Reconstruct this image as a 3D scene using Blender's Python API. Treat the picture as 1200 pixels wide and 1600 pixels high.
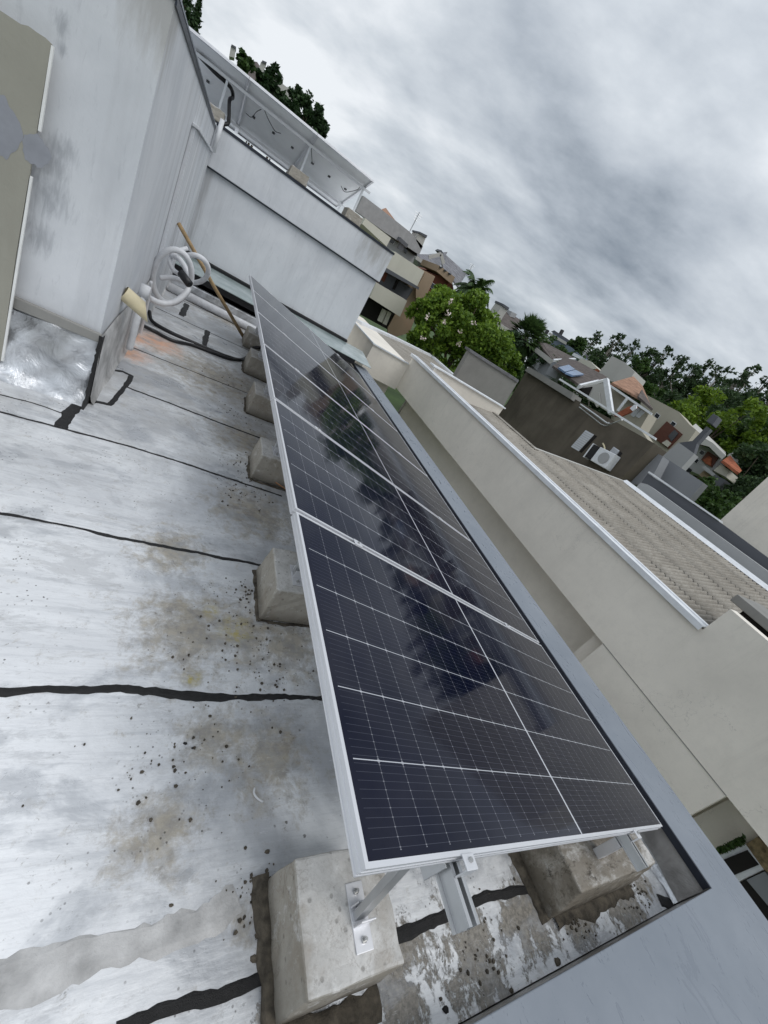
import bpy, math, random
from mathutils import Vector, Matrix
random.seed(7)
S = bpy.context.scene
for o in list(bpy.data.objects): bpy.data.objects.remove(o)

# ---------------------------------------------------------------- camera, sky, sun, exposure
RW = [[0.81456, -0.280279, 0.507873], [0.261368, -0.60428, -0.752683], [0.517859, 0.745848, -0.418967]]
FPX = 628.65                                    # focal length in pixels of a 1200 wide picture
cam = bpy.data.objects.new('camera', bpy.data.cameras.new('camera')); S.collection.objects.link(cam); S.camera = cam
cam.data.sensor_fit = 'HORIZONTAL'; cam.data.sensor_width = 36; cam.data.lens = 36*FPX/1200
cam.data.clip_start = 0.02; cam.data.clip_end = 2000
Mb = Matrix([RW[0], [-v for v in RW[1]], [-v for v in RW[2]]])
cam.matrix_world = Mb.transposed().to_4x4()
S.render.resolution_x = 768; S.render.resolution_y = 1024

SUN_EL, SUN_AZ = math.radians(58), math.radians(140)   # azimuth clockwise from +Y: from behind and left of the camera
w = bpy.data.worlds.new('World'); S.world = w; w.use_nodes = True
nt = w.node_tree; N = nt.nodes; L = nt.links; N.clear()
def nn(t, **k):
    n = N.new(t)
    for a, b in k.items(): setattr(n, a, b)
    return n
wo = nn('ShaderNodeOutputWorld'); bg = nn('ShaderNodeBackground'); L.new(bg.outputs[0], wo.inputs[0])
sky = nn('ShaderNodeTexSky', sky_type='NISHITA', sun_disc=False, sun_elevation=SUN_EL, sun_rotation=SUN_AZ)
tc = nn('ShaderNodeTexCoord')
sep = nn('ShaderNodeSeparateXYZ'); L.new(tc.outputs['Generated'], sep.inputs[0])
def wm(op, a, b=None, c=None, clamp=False):
    m = nn('ShaderNodeMath', operation=op, use_clamp=clamp)
    for i, v in enumerate((a, b, c)):
        if v is None: continue
        if isinstance(v, (int, float)): m.inputs[i].default_value = v
        else: L.new(v, m.inputs[i])
    return m.outputs[0]
el = wm('MAXIMUM', sep.outputs[2], 0.0)
den = wm('ADD', el, 0.32)
cx = wm('DIVIDE', sep.outputs[0], den); cy = wm('DIVIDE', sep.outputs[1], den)
cmb = nn('ShaderNodeCombineXYZ'); L.new(cx, cmb.inputs[0]); L.new(cy, cmb.inputs[1])
mp = nn('ShaderNodeMapping'); L.new(cmb.outputs[0], mp.inputs[0])
mp.inputs['Rotation'].default_value = (0, 0, math.radians(33))
mp2 = nn('ShaderNodeMapping'); L.new(mp.outputs[0], mp2.inputs[0]); mp2.inputs['Location'].default_value = (1.7, 5.2, 0); mp2.inputs['Scale'].default_value = (0.85, 1.55, 1)
n1 = nn('ShaderNodeTexNoise'); n1.inputs['Scale'].default_value = 1.45; n1.inputs['Detail'].default_value = 8; n1.inputs['Roughness'].default_value = 0.56; n1.inputs['Distortion'].default_value = 0.15
L.new(mp2.outputs[0], n1.inputs['Vector'])
n2 = nn('ShaderNodeTexNoise'); n2.inputs['Scale'].default_value = 0.45; n2.inputs['Detail'].default_value = 2
L.new(cmb.outputs[0], n2.inputs['Vector'])
n3 = nn('ShaderNodeTexNoise'); n3.inputs['Scale'].default_value = 4.2; n3.inputs['Detail'].default_value = 6; n3.inputs['Roughness'].default_value = 0.55; L.new(cmb.outputs[0], n3.inputs['Vector'])
mixn = wm('ADD', wm('ADD', wm('MULTIPLY', n1.outputs[0], 0.56), wm('MULTIPLY', n2.outputs[0], 0.24)), wm('MULTIPLY', n3.outputs[0], 0.20))
# the heavy band of cloud over the houses and the brighter veil higher up
def dirblob(v, r, amp):
    d = nn('ShaderNodeVectorMath', operation='DISTANCE'); L.new(tc.outputs['Generated'], d.inputs[0]); d.inputs[1].default_value = v
    return wm('MULTIPLY', wm('SUBTRACT', 1.0, wm('DIVIDE', d.outputs['Value'], r), clamp=True), amp)
def pixdir(u, v):
    c = Vector(((u-600)/FPX, (v-800)/FPX, 1)).normalized()
    return (Matrix(RW).transposed() @ c)
acc = mixn
for (u, v, r, a) in ((900, 390, .30, -.085), (1060, 440, .25, -.05), (640, 250, .22, -.06), (800, 330, .2, -.04), (820, 110, .26, -.05), (1080, 150, .25, -.06), (960, 250, .12, .04), (460, 40, .35, .10), (690, 130, .20, .06), (1150, 330, .16, .05), (1170, 10, .22, .08)):
    acc = wm('ADD', acc, dirblob(pixdir(u, v), r, a))
cr = nn('ShaderNodeValToRGB'); L.new(acc, cr.inputs[0])
ce = cr.color_ramp.elements
ce[0].position = 0.33; ce[0].color = (0.165, 0.19, 0.22, 1)
ce[1].position = 0.60; ce[1].color = (0.60, 0.62, 0.64, 1)
e = ce.new(0.42); e.color = (0.31, 0.34, 0.375, 1)
e = ce.new(0.51); e.color = (0.44, 0.47, 0.50, 1)
# clear sky seen faintly through the cloud layer
skl = nn('ShaderNodeMixRGB', blend_type='MULTIPLY'); skl.inputs[0].default_value = 1; L.new(sky.outputs[0], skl.inputs[1]); skl.inputs[2].default_value = (0.1, 0.1, 0.1, 1)
mx = nn('ShaderNodeMixRGB'); mx.inputs[0].default_value = 0.93; L.new(skl.outputs[0], mx.inputs[1]); L.new(cr.outputs[0], mx.inputs[2])
gain = wm('ADD', wm('MULTIPLY', wm('MULTIPLY', el, el), 0.55), 0.95)     # overcast sky is brighter overhead
vm = nn('ShaderNodeVectorMath', operation='SCALE'); L.new(mx.outputs[0], vm.inputs[0]); L.new(gain, vm.inputs['Scale'])
L.new(vm.outputs[0], bg.inputs[0]); bg.inputs[1].default_value = 1.0
sun = bpy.data.objects.new('sun', bpy.data.lights.new('sun', 'SUN')); S.collection.objects.link(sun)
sun.data.energy = 0.6; sun.data.angle = math.radians(30); sun.data.color = (1, 0.97, 0.93)
sd = Vector((math.sin(SUN_AZ)*math.cos(SUN_EL), math.cos(SUN_AZ)*math.cos(SUN_EL), math.sin(SUN_EL)))
sun.rotation_euler = sd.to_track_quat('Z', 'Y').to_euler()
S.view_settings.view_transform = 'Standard'; S.view_settings.look = 'None'; S.view_settings.gamma = 1
S.view_settings.exposure = 0.60

# ---------------------------------------------------------------- helpers
def ray(u, v): return Matrix(RW).transposed() @ Vector(((u-600)/FPX, (v-800)/FPX, 1))
def at(u, v, ax, val):                     # point of a known plane seen at a photo pixel
    d = ray(u, v); return d*(val/d['xyz'.index(ax)])
def onpl(u, v, P, n):
    d = ray(u, v); n = Vector(n); return d*(n.dot(Vector(P))/n.dot(d))

def leafquad(b, p, s, rnd, asp=.5):
    d = Vector((rnd.gauss(0, 1), rnd.gauss(0, 1), rnd.gauss(0, 1)*.7)).normalized(); e_ = d.orthogonal().normalized()
    e_ = (e_*math.cos(rnd.uniform(0, 6.3))+d.cross(e_)*math.sin(rnd.uniform(0, 6.3))).normalized()
    k = len(b.v); b.v += [tuple(p-d*s), tuple(p+e_*s*asp), tuple(p+d*s), tuple(p-e_*s*asp)]; b.f.append((k, k+1, k+2, k+3))
ORG = {}
def finish(name, verts, faces, m, parent, local, smooth, bevel, bseg=2):
    me = bpy.data.meshes.new(name)
    org = Vector((0, 0, 0))
    if parent is not None and not local: org = ORG[parent.name]
    me.from_pydata([tuple(Vector(v)-org) for v in verts], [], faces)
    me.validate()
    o = bpy.data.objects.new(name, me); S.collection.objects.link(o)
    for mm in (m if isinstance(m, (list, tuple)) else [m]): me.materials.append(mm)
    if parent is not None: o.parent = parent
    ORG[o.name] = org
    if smooth:
        for p in me.polygons: p.use_smooth = True
    if bevel:
        b = o.modifiers.new('bevel', 'BEVEL'); b.width = bevel; b.segments = bseg; b.limit_method = 'ANGLE'; b.angle_limit = math.radians(40)
    import bmesh
    bm = bmesh.new(); bm.from_mesh(me); bmesh.ops.recalc_face_normals(bm, faces=bm.faces); bm.to_mesh(me); bm.free()
    return o
class MB:
    def __init__(s): s.v = []; s.f = []
    def add(s, vs, fs):
        k = len(s.v); s.v += [tuple(v) for v in vs]; s.f += [tuple(k+i for i in f) for f in fs]; return s
    def box(s, x0, x1, y0, y1, z0, z1):
        return s.add([(x, y, z) for z in (z0, z1) for y in (y0, y1) for x in (x0, x1)],
                     [(0, 1, 3, 2), (4, 6, 7, 5), (0, 4, 5, 1), (2, 3, 7, 6), (0, 2, 6, 4), (1, 5, 7, 3)])
    def prism(s, pts, off):
        pts = [Vector(p) for p in pts]; n = len(pts); off = Vector(off)
        return s.add(pts+[p+off for p in pts], [tuple(range(n)), tuple(range(2*n-1, n-1, -1))]+[(i, (i+1) % n, n+(i+1) % n, n+i) for i in range(n)])
    def tube(s, pts, r, seg=10, closed=False, cap=True):
        pts = [Vector(p) for p in pts]; n = len(pts); k = len(s.v)
        rr = r if isinstance(r, (list, tuple)) else [r]*n
        prev = None
        for i, p in enumerate(pts):
            if closed: t = (pts[(i+1) % n]-pts[i-1]).normalized()
            else: t = (pts[min(i+1, n-1)]-pts[max(i-1, 0)]).normalized()
            if prev is None:
                a = t.orthogonal().normalized()
            else:
                a = (prev-t*prev.dot(t)).normalized()
            prev = a; b = t.cross(a)
            for j in range(seg):
                th = 2*math.pi*j/seg
                s.v.append(tuple(p+(a*math.cos(th)+b*math.sin(th))*rr[i]))
        m = n if closed else n-1
        for i in range(m):
            for j in range(seg):
                a0 = k+i*seg+j; a1 = k+i*seg+(j+1) % seg; i2 = (i+1) % n
                s.f.append((a0, a1, k+i2*seg+(j+1) % seg, k+i2*seg+j))
        if cap and not closed:
            s.f.append(tuple(k+j for j in range(seg))[::-1]); s.f.append(tuple(k+(n-1)*seg+j for j in range(seg)))
        return s
    def bar(s, a, b, wd, ht, up=(0, 0, 1)):
        a = Vector(a); b = Vector(b); t = (b-a).normalized(); u = Vector(up); sx = t.cross(u).normalized(); uu = sx.cross(t).normalized()
        q = [sx*wd/2+uu*ht/2, -sx*wd/2+uu*ht/2, -sx*wd/2-uu*ht/2, sx*wd/2-uu*ht/2]
        return s.add([a+x for x in q]+[b+x for x in q], [(3, 2, 1, 0), (4, 5, 6, 7)]+[(i, (i+1) % 4, 4+(i+1) % 4, 4+i) for i in range(4)])
    def build(s, name, m, parent=None, local=False, smooth=False, bevel=0):
        return finish(name, s.v, s.f, m, parent, local, smooth, bevel)
def tag(o, label=None, cat=None, group=None, kind=None):
    if label: o['label'] = label
    if cat: o['category'] = cat
    if group: o['group'] = group
    if kind: o['kind'] = kind
    return o
def thing(name, label, cat, loc=(0, 0, 0), group=None, rot=(0, 0, 0)):
    o = bpy.data.objects.new(name, None); S.collection.objects.link(o)
    o.location = loc; o.rotation_euler = rot; o.empty_display_size = .1
    ORG[o.name] = Vector(loc)
    return tag(o, label, cat, group)
def smoothpath(pts, n=8):
    pts = [Vector(p) for p in pts]; out = []
    P = [pts[0]*2-pts[1]]+pts+[pts[-1]*2-pts[-2]]
    for i in range(1, len(P)-2):
        for k in range(n):
            t = k/n; a, b, c, d = P[i-1], P[i], P[i+1], P[i+2]
            out.append(0.5*((2*b)+(c-a)*t+(2*a-5*b+4*c-d)*t*t+(3*b-a-3*c+d)*t**3))
    out.append(pts[-1]); return out

# ---------------------------------------------------------------- materials
class NT:
    def __init__(s, name, rough=.6, metal=0, spec=.5):
        s.m = bpy.data.materials.new(name); s.m.use_nodes = True; s.t = s.m.node_tree
        s.b = s.t.nodes['Principled BSDF']; s.b.inputs['Roughness'].default_value = rough; s.b.inputs['Metallic'].default_value = metal
        s.b.inputs['Specular IOR Level'].default_value = spec
        s.g = s.t.nodes.new('ShaderNodeNewGeometry'); s.pos = s.g.outputs['Position']
    def lk(s, v, sock):
        if isinstance(v, (int, float)): sock.default_value = v
        elif isinstance(v, (tuple, list)): sock.default_value = tuple(v)+((1,) if len(v) == 3 and sock.type == 'RGBA' else ())
        else: s.t.links.new(v, sock)
    def math(s, op, a, b=None, c=None, clamp=False):
        m = s.t.nodes.new('ShaderNodeMath'); m.operation = op; m.use_clamp = clamp
        for i, v in enumerate((a, b, c)):
            if v is not None: s.lk(v, m.inputs[i])
        return m.outputs[0]
    def xyz(s, v=None):
        n = s.t.nodes.new('ShaderNodeSeparateXYZ'); s.t.links.new(v or s.pos, n.inputs[0]); return n.outputs
    def map(s, scale=(1, 1, 1), loc=(0, 0, 0), rot=(0, 0, 0), v=None):
        n = s.t.nodes.new('ShaderNodeMapping'); s.t.links.new(v or s.pos, n.inputs[0])
        n.inputs['Scale'].default_value = scale; n.inputs['Location'].default_value = loc; n.inputs['Rotation'].default_value = rot; return n.outputs[0]
    def noise(s, scale, detail=4, rough=.55, v=None, dist=0):
        n = s.t.nodes.new('ShaderNodeTexNoise'); s.t.links.new(v or s.pos, n.inputs['Vector'])
        n.inputs['Scale'].default_value = scale; n.inputs['Detail'].default_value = detail; n.inputs['Roughness'].default_value = rough; n.inputs['Distortion'].default_value = dist
        return n.outputs[0]
    def voro(s, scale, v=None, rnd=1, out='Distance'):
        n = s.t.nodes.new('ShaderNodeTexVoronoi'); s.t.links.new(v or s.pos, n.inputs['Vector']); n.inputs['Scale'].default_value = scale; n.inputs['Randomness'].default_value = rnd
        return n.outputs[out]
    def step(s, v, a, b):                       # 0 below a, 1 above b
        n = s.t.nodes.new('ShaderNodeMapRange'); n.clamp = True; s.lk(v, n.inputs[0]); n.inputs[1].default_value = a; n.inputs[2].default_value = b
        return n.outputs[0]
    def mix(s, f, a, b):
        n = s.t.nodes.new('ShaderNodeMixRGB'); s.lk(f, n.inputs[0]); s.lk(a, n.inputs[1]); s.lk(b, n.inputs[2]); return n.outputs[0]
    def blobs(s, lst):
        out = 0.0
        for (c, r) in lst:
            d = s.t.nodes.new('ShaderNodeVectorMath'); d.operation = 'DISTANCE'; s.t.links.new(s.pos, d.inputs[0]); d.inputs[1].default_value = tuple(c)
            q = s.math('SUBTRACT', 1.0, s.math('DIVIDE', d.outputs['Value'], r), clamp=True)
            out = q if isinstance(out, float) else s.math('MAXIMUM', out, q)
        return out
    def bump(s, h, strength=.3, dist=.01):
        n = s.t.nodes.new('ShaderNodeBump'); n.inputs['Strength'].default_value = strength; n.inputs['Distance'].default_value = dist
        s.lk(h, n.inputs['Height'])
        if s.b.inputs['Normal'].is_linked: s.t.links.new(s.b.inputs['Normal'].links[0].from_socket, n.inputs['Normal'])
        s.t.links.new(n.outputs[0], s.b.inputs['Normal'])
    def col(s, c): s.lk(c, s.b.inputs['Base Color']); return s
def sc(c, k): return tuple(min(1, x*k) for x in c)
def plaster(name, c, var=.12, stain=(.30, .28, .25), amt=.35, rough=.85, bump=.25, fine=60):
    t = NT(name, rough, 0, .25)
    big = t.noise(.9, 5, .6); st = t.noise(1, 5, .6, t.map((3.2, 3.2, .35)))
    a = t.mix(t.step(big, .3, .7), sc(c, 1-var), sc(c, 1+var*.6))
    a = t.mix(t.math('MULTIPLY', t.step(st, .52, .80), amt), a, stain)
    a = t.mix(t.math('MULTIPLY', t.step(t.noise(14, 4, .7), .62, .8), amt*.5), a, sc(c, .7))
    t.col(a); t.bump(t.noise(fine, 4, .6), bump, .004); t.bump(t.noise(5, 3, .5), .15, .01)
    return t.m
def simple(name, c, rough=.5, metal=0, var=.08, scale=6, bump=0, spec=.5):
    t = NT(name, rough, metal, spec)
    t.col(t.mix(t.step(t.noise(scale, 4, .6), .3, .7), sc(c, 1-var), sc(c, 1+var)))
    if bump: t.bump(t.noise(scale*8, 4, .6), bump, .003)
    return t.m

RZ = -1.72      # roof deck level, camera at the origin
def roof_mat():
    t = NT('worn_aluminium_roofing', .42, .35, .5)
    x, y, z = t.xyz()
    streak = t.noise(1, 6, .7, t.map((2.2, 26, 1)), .3)
    streak2 = t.noise(1, 4, .6, t.map((9, 120, 1)))
    big = t.noise(1.5, 6, .62, t.map((1, 1, 1), (3, 1, 0)), .6)
    patch = t.noise(4.2, 7, .68, None, .8)
    a = t.mix(t.step(big, .38, .62), (.46, .475, .50), (.82, .835, .85))
    # whiter area towards the left, greyer by the blocks
    left = t.step(t.math('ADD', x, t.math('MULTIPLY', t.math('SUBTRACT', patch, .5), .9)), .62, .10)
    lf = t.math('MULTIPLY', t.step(y, 3.6, .9), t.math('SUBTRACT', 1.0, t.step(t.math('ADD', x, t.math('MULTIPLY', t.math('SUBTRACT', patch, .5), .9)), .10, .62)))
    a = t.mix(t.math('MULTIPLY', lf, .75), a, (.90, .905, .92))
    rt = t.math('MULTIPLY', t.step(x, .95, 1.2), t.step(t.noise(3, 5, .6), .45, .55))
    a = t.mix(t.math('MULTIPLY', rt, .7), a, (.86, .87, .88))
    a = t.mix(t.math('MULTIPLY', t.step(streak, .50, .72), .42), a, (.36, .38, .41))
    a = t.mix(t.math('MULTIPLY', t.step(streak2, .55, .75), .18), a, (.28, .29, .31))
    fara = t.step(y, 2.3, 4.0)
    a = t.mix(t.math('MULTIPLY', fara, t.math('MULTIPLY', t.step(patch, .42, .62), .6)), a, (.42, .41, .39))
    # dirt gathered round the blocks, in the corners and in the scuffed middle
    cs = [((at(300, 985, 'z', RZ)), .42), (at(380, 990, 'z', RZ), .38), (at(420, 1180, 'z', RZ), .30), (at(330, 1150, 'z', RZ), .22), (at(270, 860, 'z', RZ), .30),
          (at(450, 1010, 'z', RZ), .35), (at(400, 800, 'z', RZ), .5), (at(390, 690, 'z', RZ), .6), (at(340, 590, 'z', RZ), .9), (at(360, 500, 'z', RZ), .9), (at(250, 1300, 'z', RZ), .2), (at(380, 1440, 'z', RZ), .10)]
    dm = t.math('ADD', t.blobs(cs), t.math('MULTIPLY', t.math('SUBTRACT', t.noise(11, 9, .78, None, .3), .5), 3.0))
    a = t.mix(t.math('MULTIPLY', t.step(dm, .22, .80), .70), a, t.mix(t.step(t.noise(19, 6, .7), .4, .62), (.33, .27, .17), (.15, .125, .09)))
    # heavy brown silt in the gutter between the near blocks and the end parapet
    hs = [((1.15, .03, RZ), .26), ((1.5, .02, RZ), .34), ((1.85, .06, RZ), .30), ((2.15, .0, RZ), .22), ((2.55, .0, RZ), .36), ((.70, .10, RZ), .12), ((2.78, .05, RZ), .2), ((1.2, .10, RZ), .2), ((.9, -.05, RZ), .25)]
    hm = t.math('ADD', t.blobs(hs), t.math('MULTIPLY', t.math('SUBTRACT', t.noise(1, 8, .78, t.map((13, 10, 1)), .25), .5), 2.6))
    heavy = t.step(hm, .52, .66)
    a = t.mix(t.math('MULTIPLY', heavy, .9), a, t.mix(t.step(t.noise(60, 5, .7), .35, .65), (.09, .075, .055), (.30, .27, .22)))
    ys = t.math('MULTIPLY', t.blobs([(at(368, 985, 'z', RZ), .11), (at(330, 955, 'z', RZ), .05), (at(300, 1060, 'z', RZ), .05)]), t.step(t.noise(26, 6, .7), .42, .62))
    a = t.mix(t.math('MULTIPLY', ys, 1.3, clamp=True), a, (.46, .38, .10))
    rs = t.math('ADD', t.blobs([(at(212, 525, 'z', RZ), .33), (at(200, 550, 'z', RZ), .33), (at(245, 535, 'z', RZ), .45)]), t.math('MULTIPLY', t.math('SUBTRACT', t.noise(7, 6, .7), .5), 1.2))
    a = t.mix(t.math('MULTIPLY', t.step(rs, .25, .9), .8), a, (.78, .40, .22))
    # dark lichen dots
    # coarse wear: bare grey weave showing through the silver
    wv = t.math('MULTIPLY', t.step(t.noise(1, 9, .80, t.map((3.2, 7, 1), (11, 2, 0), (0, 0, -.15)), .3), .53, .60), .45)
    a = t.mix(wv, a, (.47, .475, .485))
    dk = t.math('MULTIPLY', t.step(t.noise(1, 9, .84, t.map((8, 11, 1), (1, 12, 0)), .2), .61, .66), t.step(t.noise(1.3, 3), .45, .55))
    a = t.mix(t.math('MULTIPLY', dk, .7), a, (.16, .145, .125))
    # scuffs, thin scratches and grit ground into the foil
    sc1 = t.noise(1, 9, .82, t.map((7, 16, 1), (2, 0, 0), (0, 0, .5)), .4)
    a = t.mix(t.math('MULTIPLY', t.step(sc1, .56, .66), .38), a, (.40, .385, .36))
    sc2 = t.noise(1, 8, .8, t.map((30, 34, 1), (0, 5, 0)), .6)
    a = t.mix(t.math('MULTIPLY', t.math('MULTIPLY', t.step(sc2, .60, .66), t.step(patch, .44, .56)), .65), a, (.20, .175, .14))
    a = t.mix(t.math('MULTIPLY', t.step(t.noise(1, 8, .8, t.map((12, 60, 1))), .60, .68), .4), a, (.93, .93, .94))
    v1 = t.voro(17, t.map((1, 1, 1), (0, 0, 0), (0, 0, .3))); sel = t.step(t.noise(3.1, 3, .6), .55, .64)
    d1 = t.math('MULTIPLY', t.math('SUBTRACT', 1.0, t.step(t.math('ADD', v1, t.math('MULTIPLY', t.math('SUBTRACT', t.noise(70, 4, .8), .35), .35)), .13, .16)), sel)
    v2 = t.voro(48); d2 = t.math('MULTIPLY', t.math('SUBTRACT', 1.0, t.step(v2, .12, .2)), t.step(t.noise(5, 3, .7, t.map((1, 1, 1), (7, 3, 0))), .52, .62))
    a = t.mix(t.math('MULTIPLY', t.math('MAXIMUM', d1, d2), .82), a, (.07, .062, .055))
    wetm = t.math('MULTIPLY', t.step(t.noise(2.6, 6, .66, t.map((1, 1.7, 1), (9, 4, 0)), .4), .52, .62), .5)
    a = t.mix(wetm, a, (.34, .355, .38))
    t.col(a)
    t.lk(t.math('SUBTRACT', .22, t.math('MULTIPLY', t.math('MAXIMUM', heavy, t.step(dm, .3, .7)), .21)), t.b.inputs['Metallic'])
    t.lk(t.math('SUBTRACT', t.math('ADD', .32, t.math('MULTIPLY', patch, .35)), t.math('MULTIPLY', wetm, .42)), t.b.inputs['Roughness'])
    t.bump(t.noise(1, 6, .7, t.map((6, 40, 6))), .28, .006); t.bump(t.noise(2.2, 4, .55), .7, .03); t.bump(t.noise(9, 4, .6, None, .6), .35, .008); t.bump(t.noise(130, 3, .6), .18, .002); t.bump(heavy, .5, .006)
    return t.m
def foil_mat(name, c, rough, metal, wr=.9):
    t = NT(name, rough, metal, .5)
    cre = t.voro(3.2, t.map((1, 1, 1.6), (0, 0, 0), (.2, .5, .4)), 1, 'Distance'); n = t.noise(5, 6, .62, None, .9 if wr > .8 else .3)
    a = t.mix(t.step(n, .35, .65), sc(c, .62), sc(c, 1.25)); a = t.mix(t.math('MULTIPLY', t.step(t.noise(1.7, 4), .5, .65), .45), a, (.20, .19, .17))
    t.col(a); t.bump(n, wr, .03); t.bump(cre, wr*.6, .03); t.bump(t.noise(30, 4, .6), .3, .004)
    return t.m
def cell_mat():
    t = NT('solar_cells', .085, 0, .22)
    tcn = t.t.nodes.new('ShaderNodeTexCoord'); x, y, z = t.xyz(tcn.outputs['Object'])
    xm = t.math('ABSOLUTE', t.math('SUBTRACT', x, 1.139))                  # distance from the middle gap
    fx = t.math('FRACT', t.math('DIVIDE', t.math('SUBTRACT', xm, .006), .0922))
    fy = t.math('FRACT', t.math('DIVIDE', t.math('SUBTRACT', y, .020), .18233))
    def edge(f, pitch, wd):                                                # 1 on a line of width wd at f = 0 / 1
        d = t.math('MULTIPLY', t.math('SUBTRACT', .5, t.math('ABSOLUTE', t.math('SUBTRACT', f, .5))), pitch)
        return t.math('SUBTRACT', 1.0, t.step(d, wd*.35, wd*.65)), d
    lx, dx = edge(fx, .0922, .0017); ly, dy = edge(fy, .18233, .0024)
    mid = t.math('SUBTRACT', 1.0, t.step(xm, .0045, .0058))
    dia = t.math('SUBTRACT', 1.0, t.step(t.math('ADD', dx, dy), .0062, .0075))
    fb = t.math('FRACT', t.math('ADD', t.math('MULTIPLY', fy, 10), .5))
    db = t.math('MULTIPLY', t.math('SUBTRACT', .5, t.math('ABSOLUTE', t.math('SUBTRACT', fb, .5))), .018233)
    bb = t.math('SUBTRACT', 1.0, t.step(db, .00018, .0006))
    kn = t.math('MULTIPLY', t.math('SUBTRACT', 1.0, t.step(db, .0007, .0014)), t.math('SUBTRACT', 1.0, t.step(dx, .0022, .0032)))
    tone = t.noise(3.0, 2)
    base = t.mix(t.step(tone, .3, .7), (.0022, .0034, .014), (.0035, .0048, .018))
    ins = t.math('MULTIPLY', t.math('MULTIPLY', t.math('GREATER_THAN', y, .024), t.math('LESS_THAN', y, 1.110)), t.math('LESS_THAN', xm, 1.108))
    lx = t.math('MULTIPLY', lx, ins); ly = t.math('MULTIPLY', ly, ins); bb = t.math('MULTIPLY', bb, ins); kn = t.math('MULTIPLY', kn, ins); dia = t.math('MULTIPLY', dia, ins)
    a = t.mix(t.math('MULTIPLY', bb, .17), base, (.34, .36, .44))
    a = t.mix(t.math('MULTIPLY', lx, .26), a, (.42, .43, .48))
    a = t.mix(t.math('MULTIPLY', kn, .3), a, (.5, .5, .52))
    a = t.mix(t.math('MAXIMUM', t.math('MULTIPLY', ly, .8), t.math('MULTIPLY', mid, .9)), a, (.62, .64, .68))
    a = t.mix(t.math('MULTIPLY', dia, .35), a, (.55, .56, .6))
    dust = t.noise(5, 6, .7)
    a = t.mix(t.math('MULTIPLY', t.step(dust, .35, .8), .014), a, (.5, .48, .45))
    t.col(a); t.lk(t.math('ADD', .035, t.math('MULTIPLY', dust, .07)), t.b.inputs['Roughness'])
    t.bump(t.noise(1.6, 2, .4), .05, .02)
    return t.m
def leaf_mat(name, lo, hi, rough=.55, trans=.25):
    t = NT(name, rough, 0, .35)
    r = t.g.outputs['Random Per Island']
    a = t.mix(r, lo, hi); a = t.mix(t.math('MULTIPLY', t.step(t.noise(.55, 3), .40, .62), .5), a, sc(lo, .75)); t.col(a)
    tr = t.t.nodes.new('ShaderNodeBsdfTranslucent'); t.lk(t.mix(.5, a, hi), tr.inputs[0])
    ms = t.t.nodes.new('ShaderNodeMixShader'); ms.inputs[0].default_value = trans
    t.t.links.new(t.b.outputs[0], ms.inputs[1]); t.t.links.new(tr.outputs[0], ms.inputs[2]); t.t.links.new(ms.outputs[0], t.t.nodes['Material Output'].inputs[0])
    return t.m
def tiles_mat(name, c, sx=3.0, sz=3.0, var=.3):
    t = NT(name, .85, 0, .2)
    b = t.noise(3, 5, .6); f = t.noise(25, 4, .7)
    a = t.mix(t.step(b, .35, .65), sc(c, 1-var), sc(c, 1+var)); a = t.mix(t.math('MULTIPLY', t.step(f, .45, .7), .4), a, sc(c, .55))
    xx, yy, zz = t.xyz(); row = t.math('FRACT', t.math('MULTIPLY', zz, sz*2)); a = t.mix(t.math('MULTIPLY', t.step(row, .8, .95), .4), a, sc(c, .45))
    t.col(a); t.bump(row, .5, .02); return t.m
def fibre_mat():
    t = NT('weathered_fibre_cement', .95, 0, .1)
    n = t.noise(1.3, 6, .65); f = t.noise(1, 6, .75, t.map((9, 22, 9))); g = t.noise(70, 4, .7)
    a = t.mix(t.step(n, .35, .65), (.26, .24, .21), (.37, .345, .305)); a = t.mix(t.math('MULTIPLY', t.step(f, .47, .66), .55), a, (.17, .15, .125)); a = t.mix(t.math('MULTIPLY', t.step(g, .5, .7), .4), a, (.6, .57, .5))
    x, y, z = t.xyz()
    nn1 = t.math('MULTIPLY', t.math('SUBTRACT', t.noise(6, 4), .5), .25)
    ph = t.math('FRACT', t.math('ADD', t.math('DIVIDE', t.math('ADD', y, 2.0), .10), nn1)); val = t.math('SUBTRACT', 1.0, t.math('MULTIPLY', t.math('ABSOLUTE', t.math('SUBTRACT', ph, .5)), 2.0))
    a = t.mix(t.math('MULTIPLY', t.step(val, .45, .95), t.math('ADD', .05, t.math('MULTIPLY', n, .6))), a, (.12, .11, .095))
    lap = t.math('FRACT', t.math('ADD', t.math('DIVIDE', t.math('ADD', y, 2.0), .9), t.math('MULTIPLY', nn1, .05)))
    a = t.mix(t.math('MULTIPLY', t.math('LESS_THAN', lap, .035), .75), a, (.05, .045, .04))  # side lap shadows painted as dark lines
    t.col(a); t.bump(f, .4, .01); t.bump(g, .4, .003); return t.m

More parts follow.
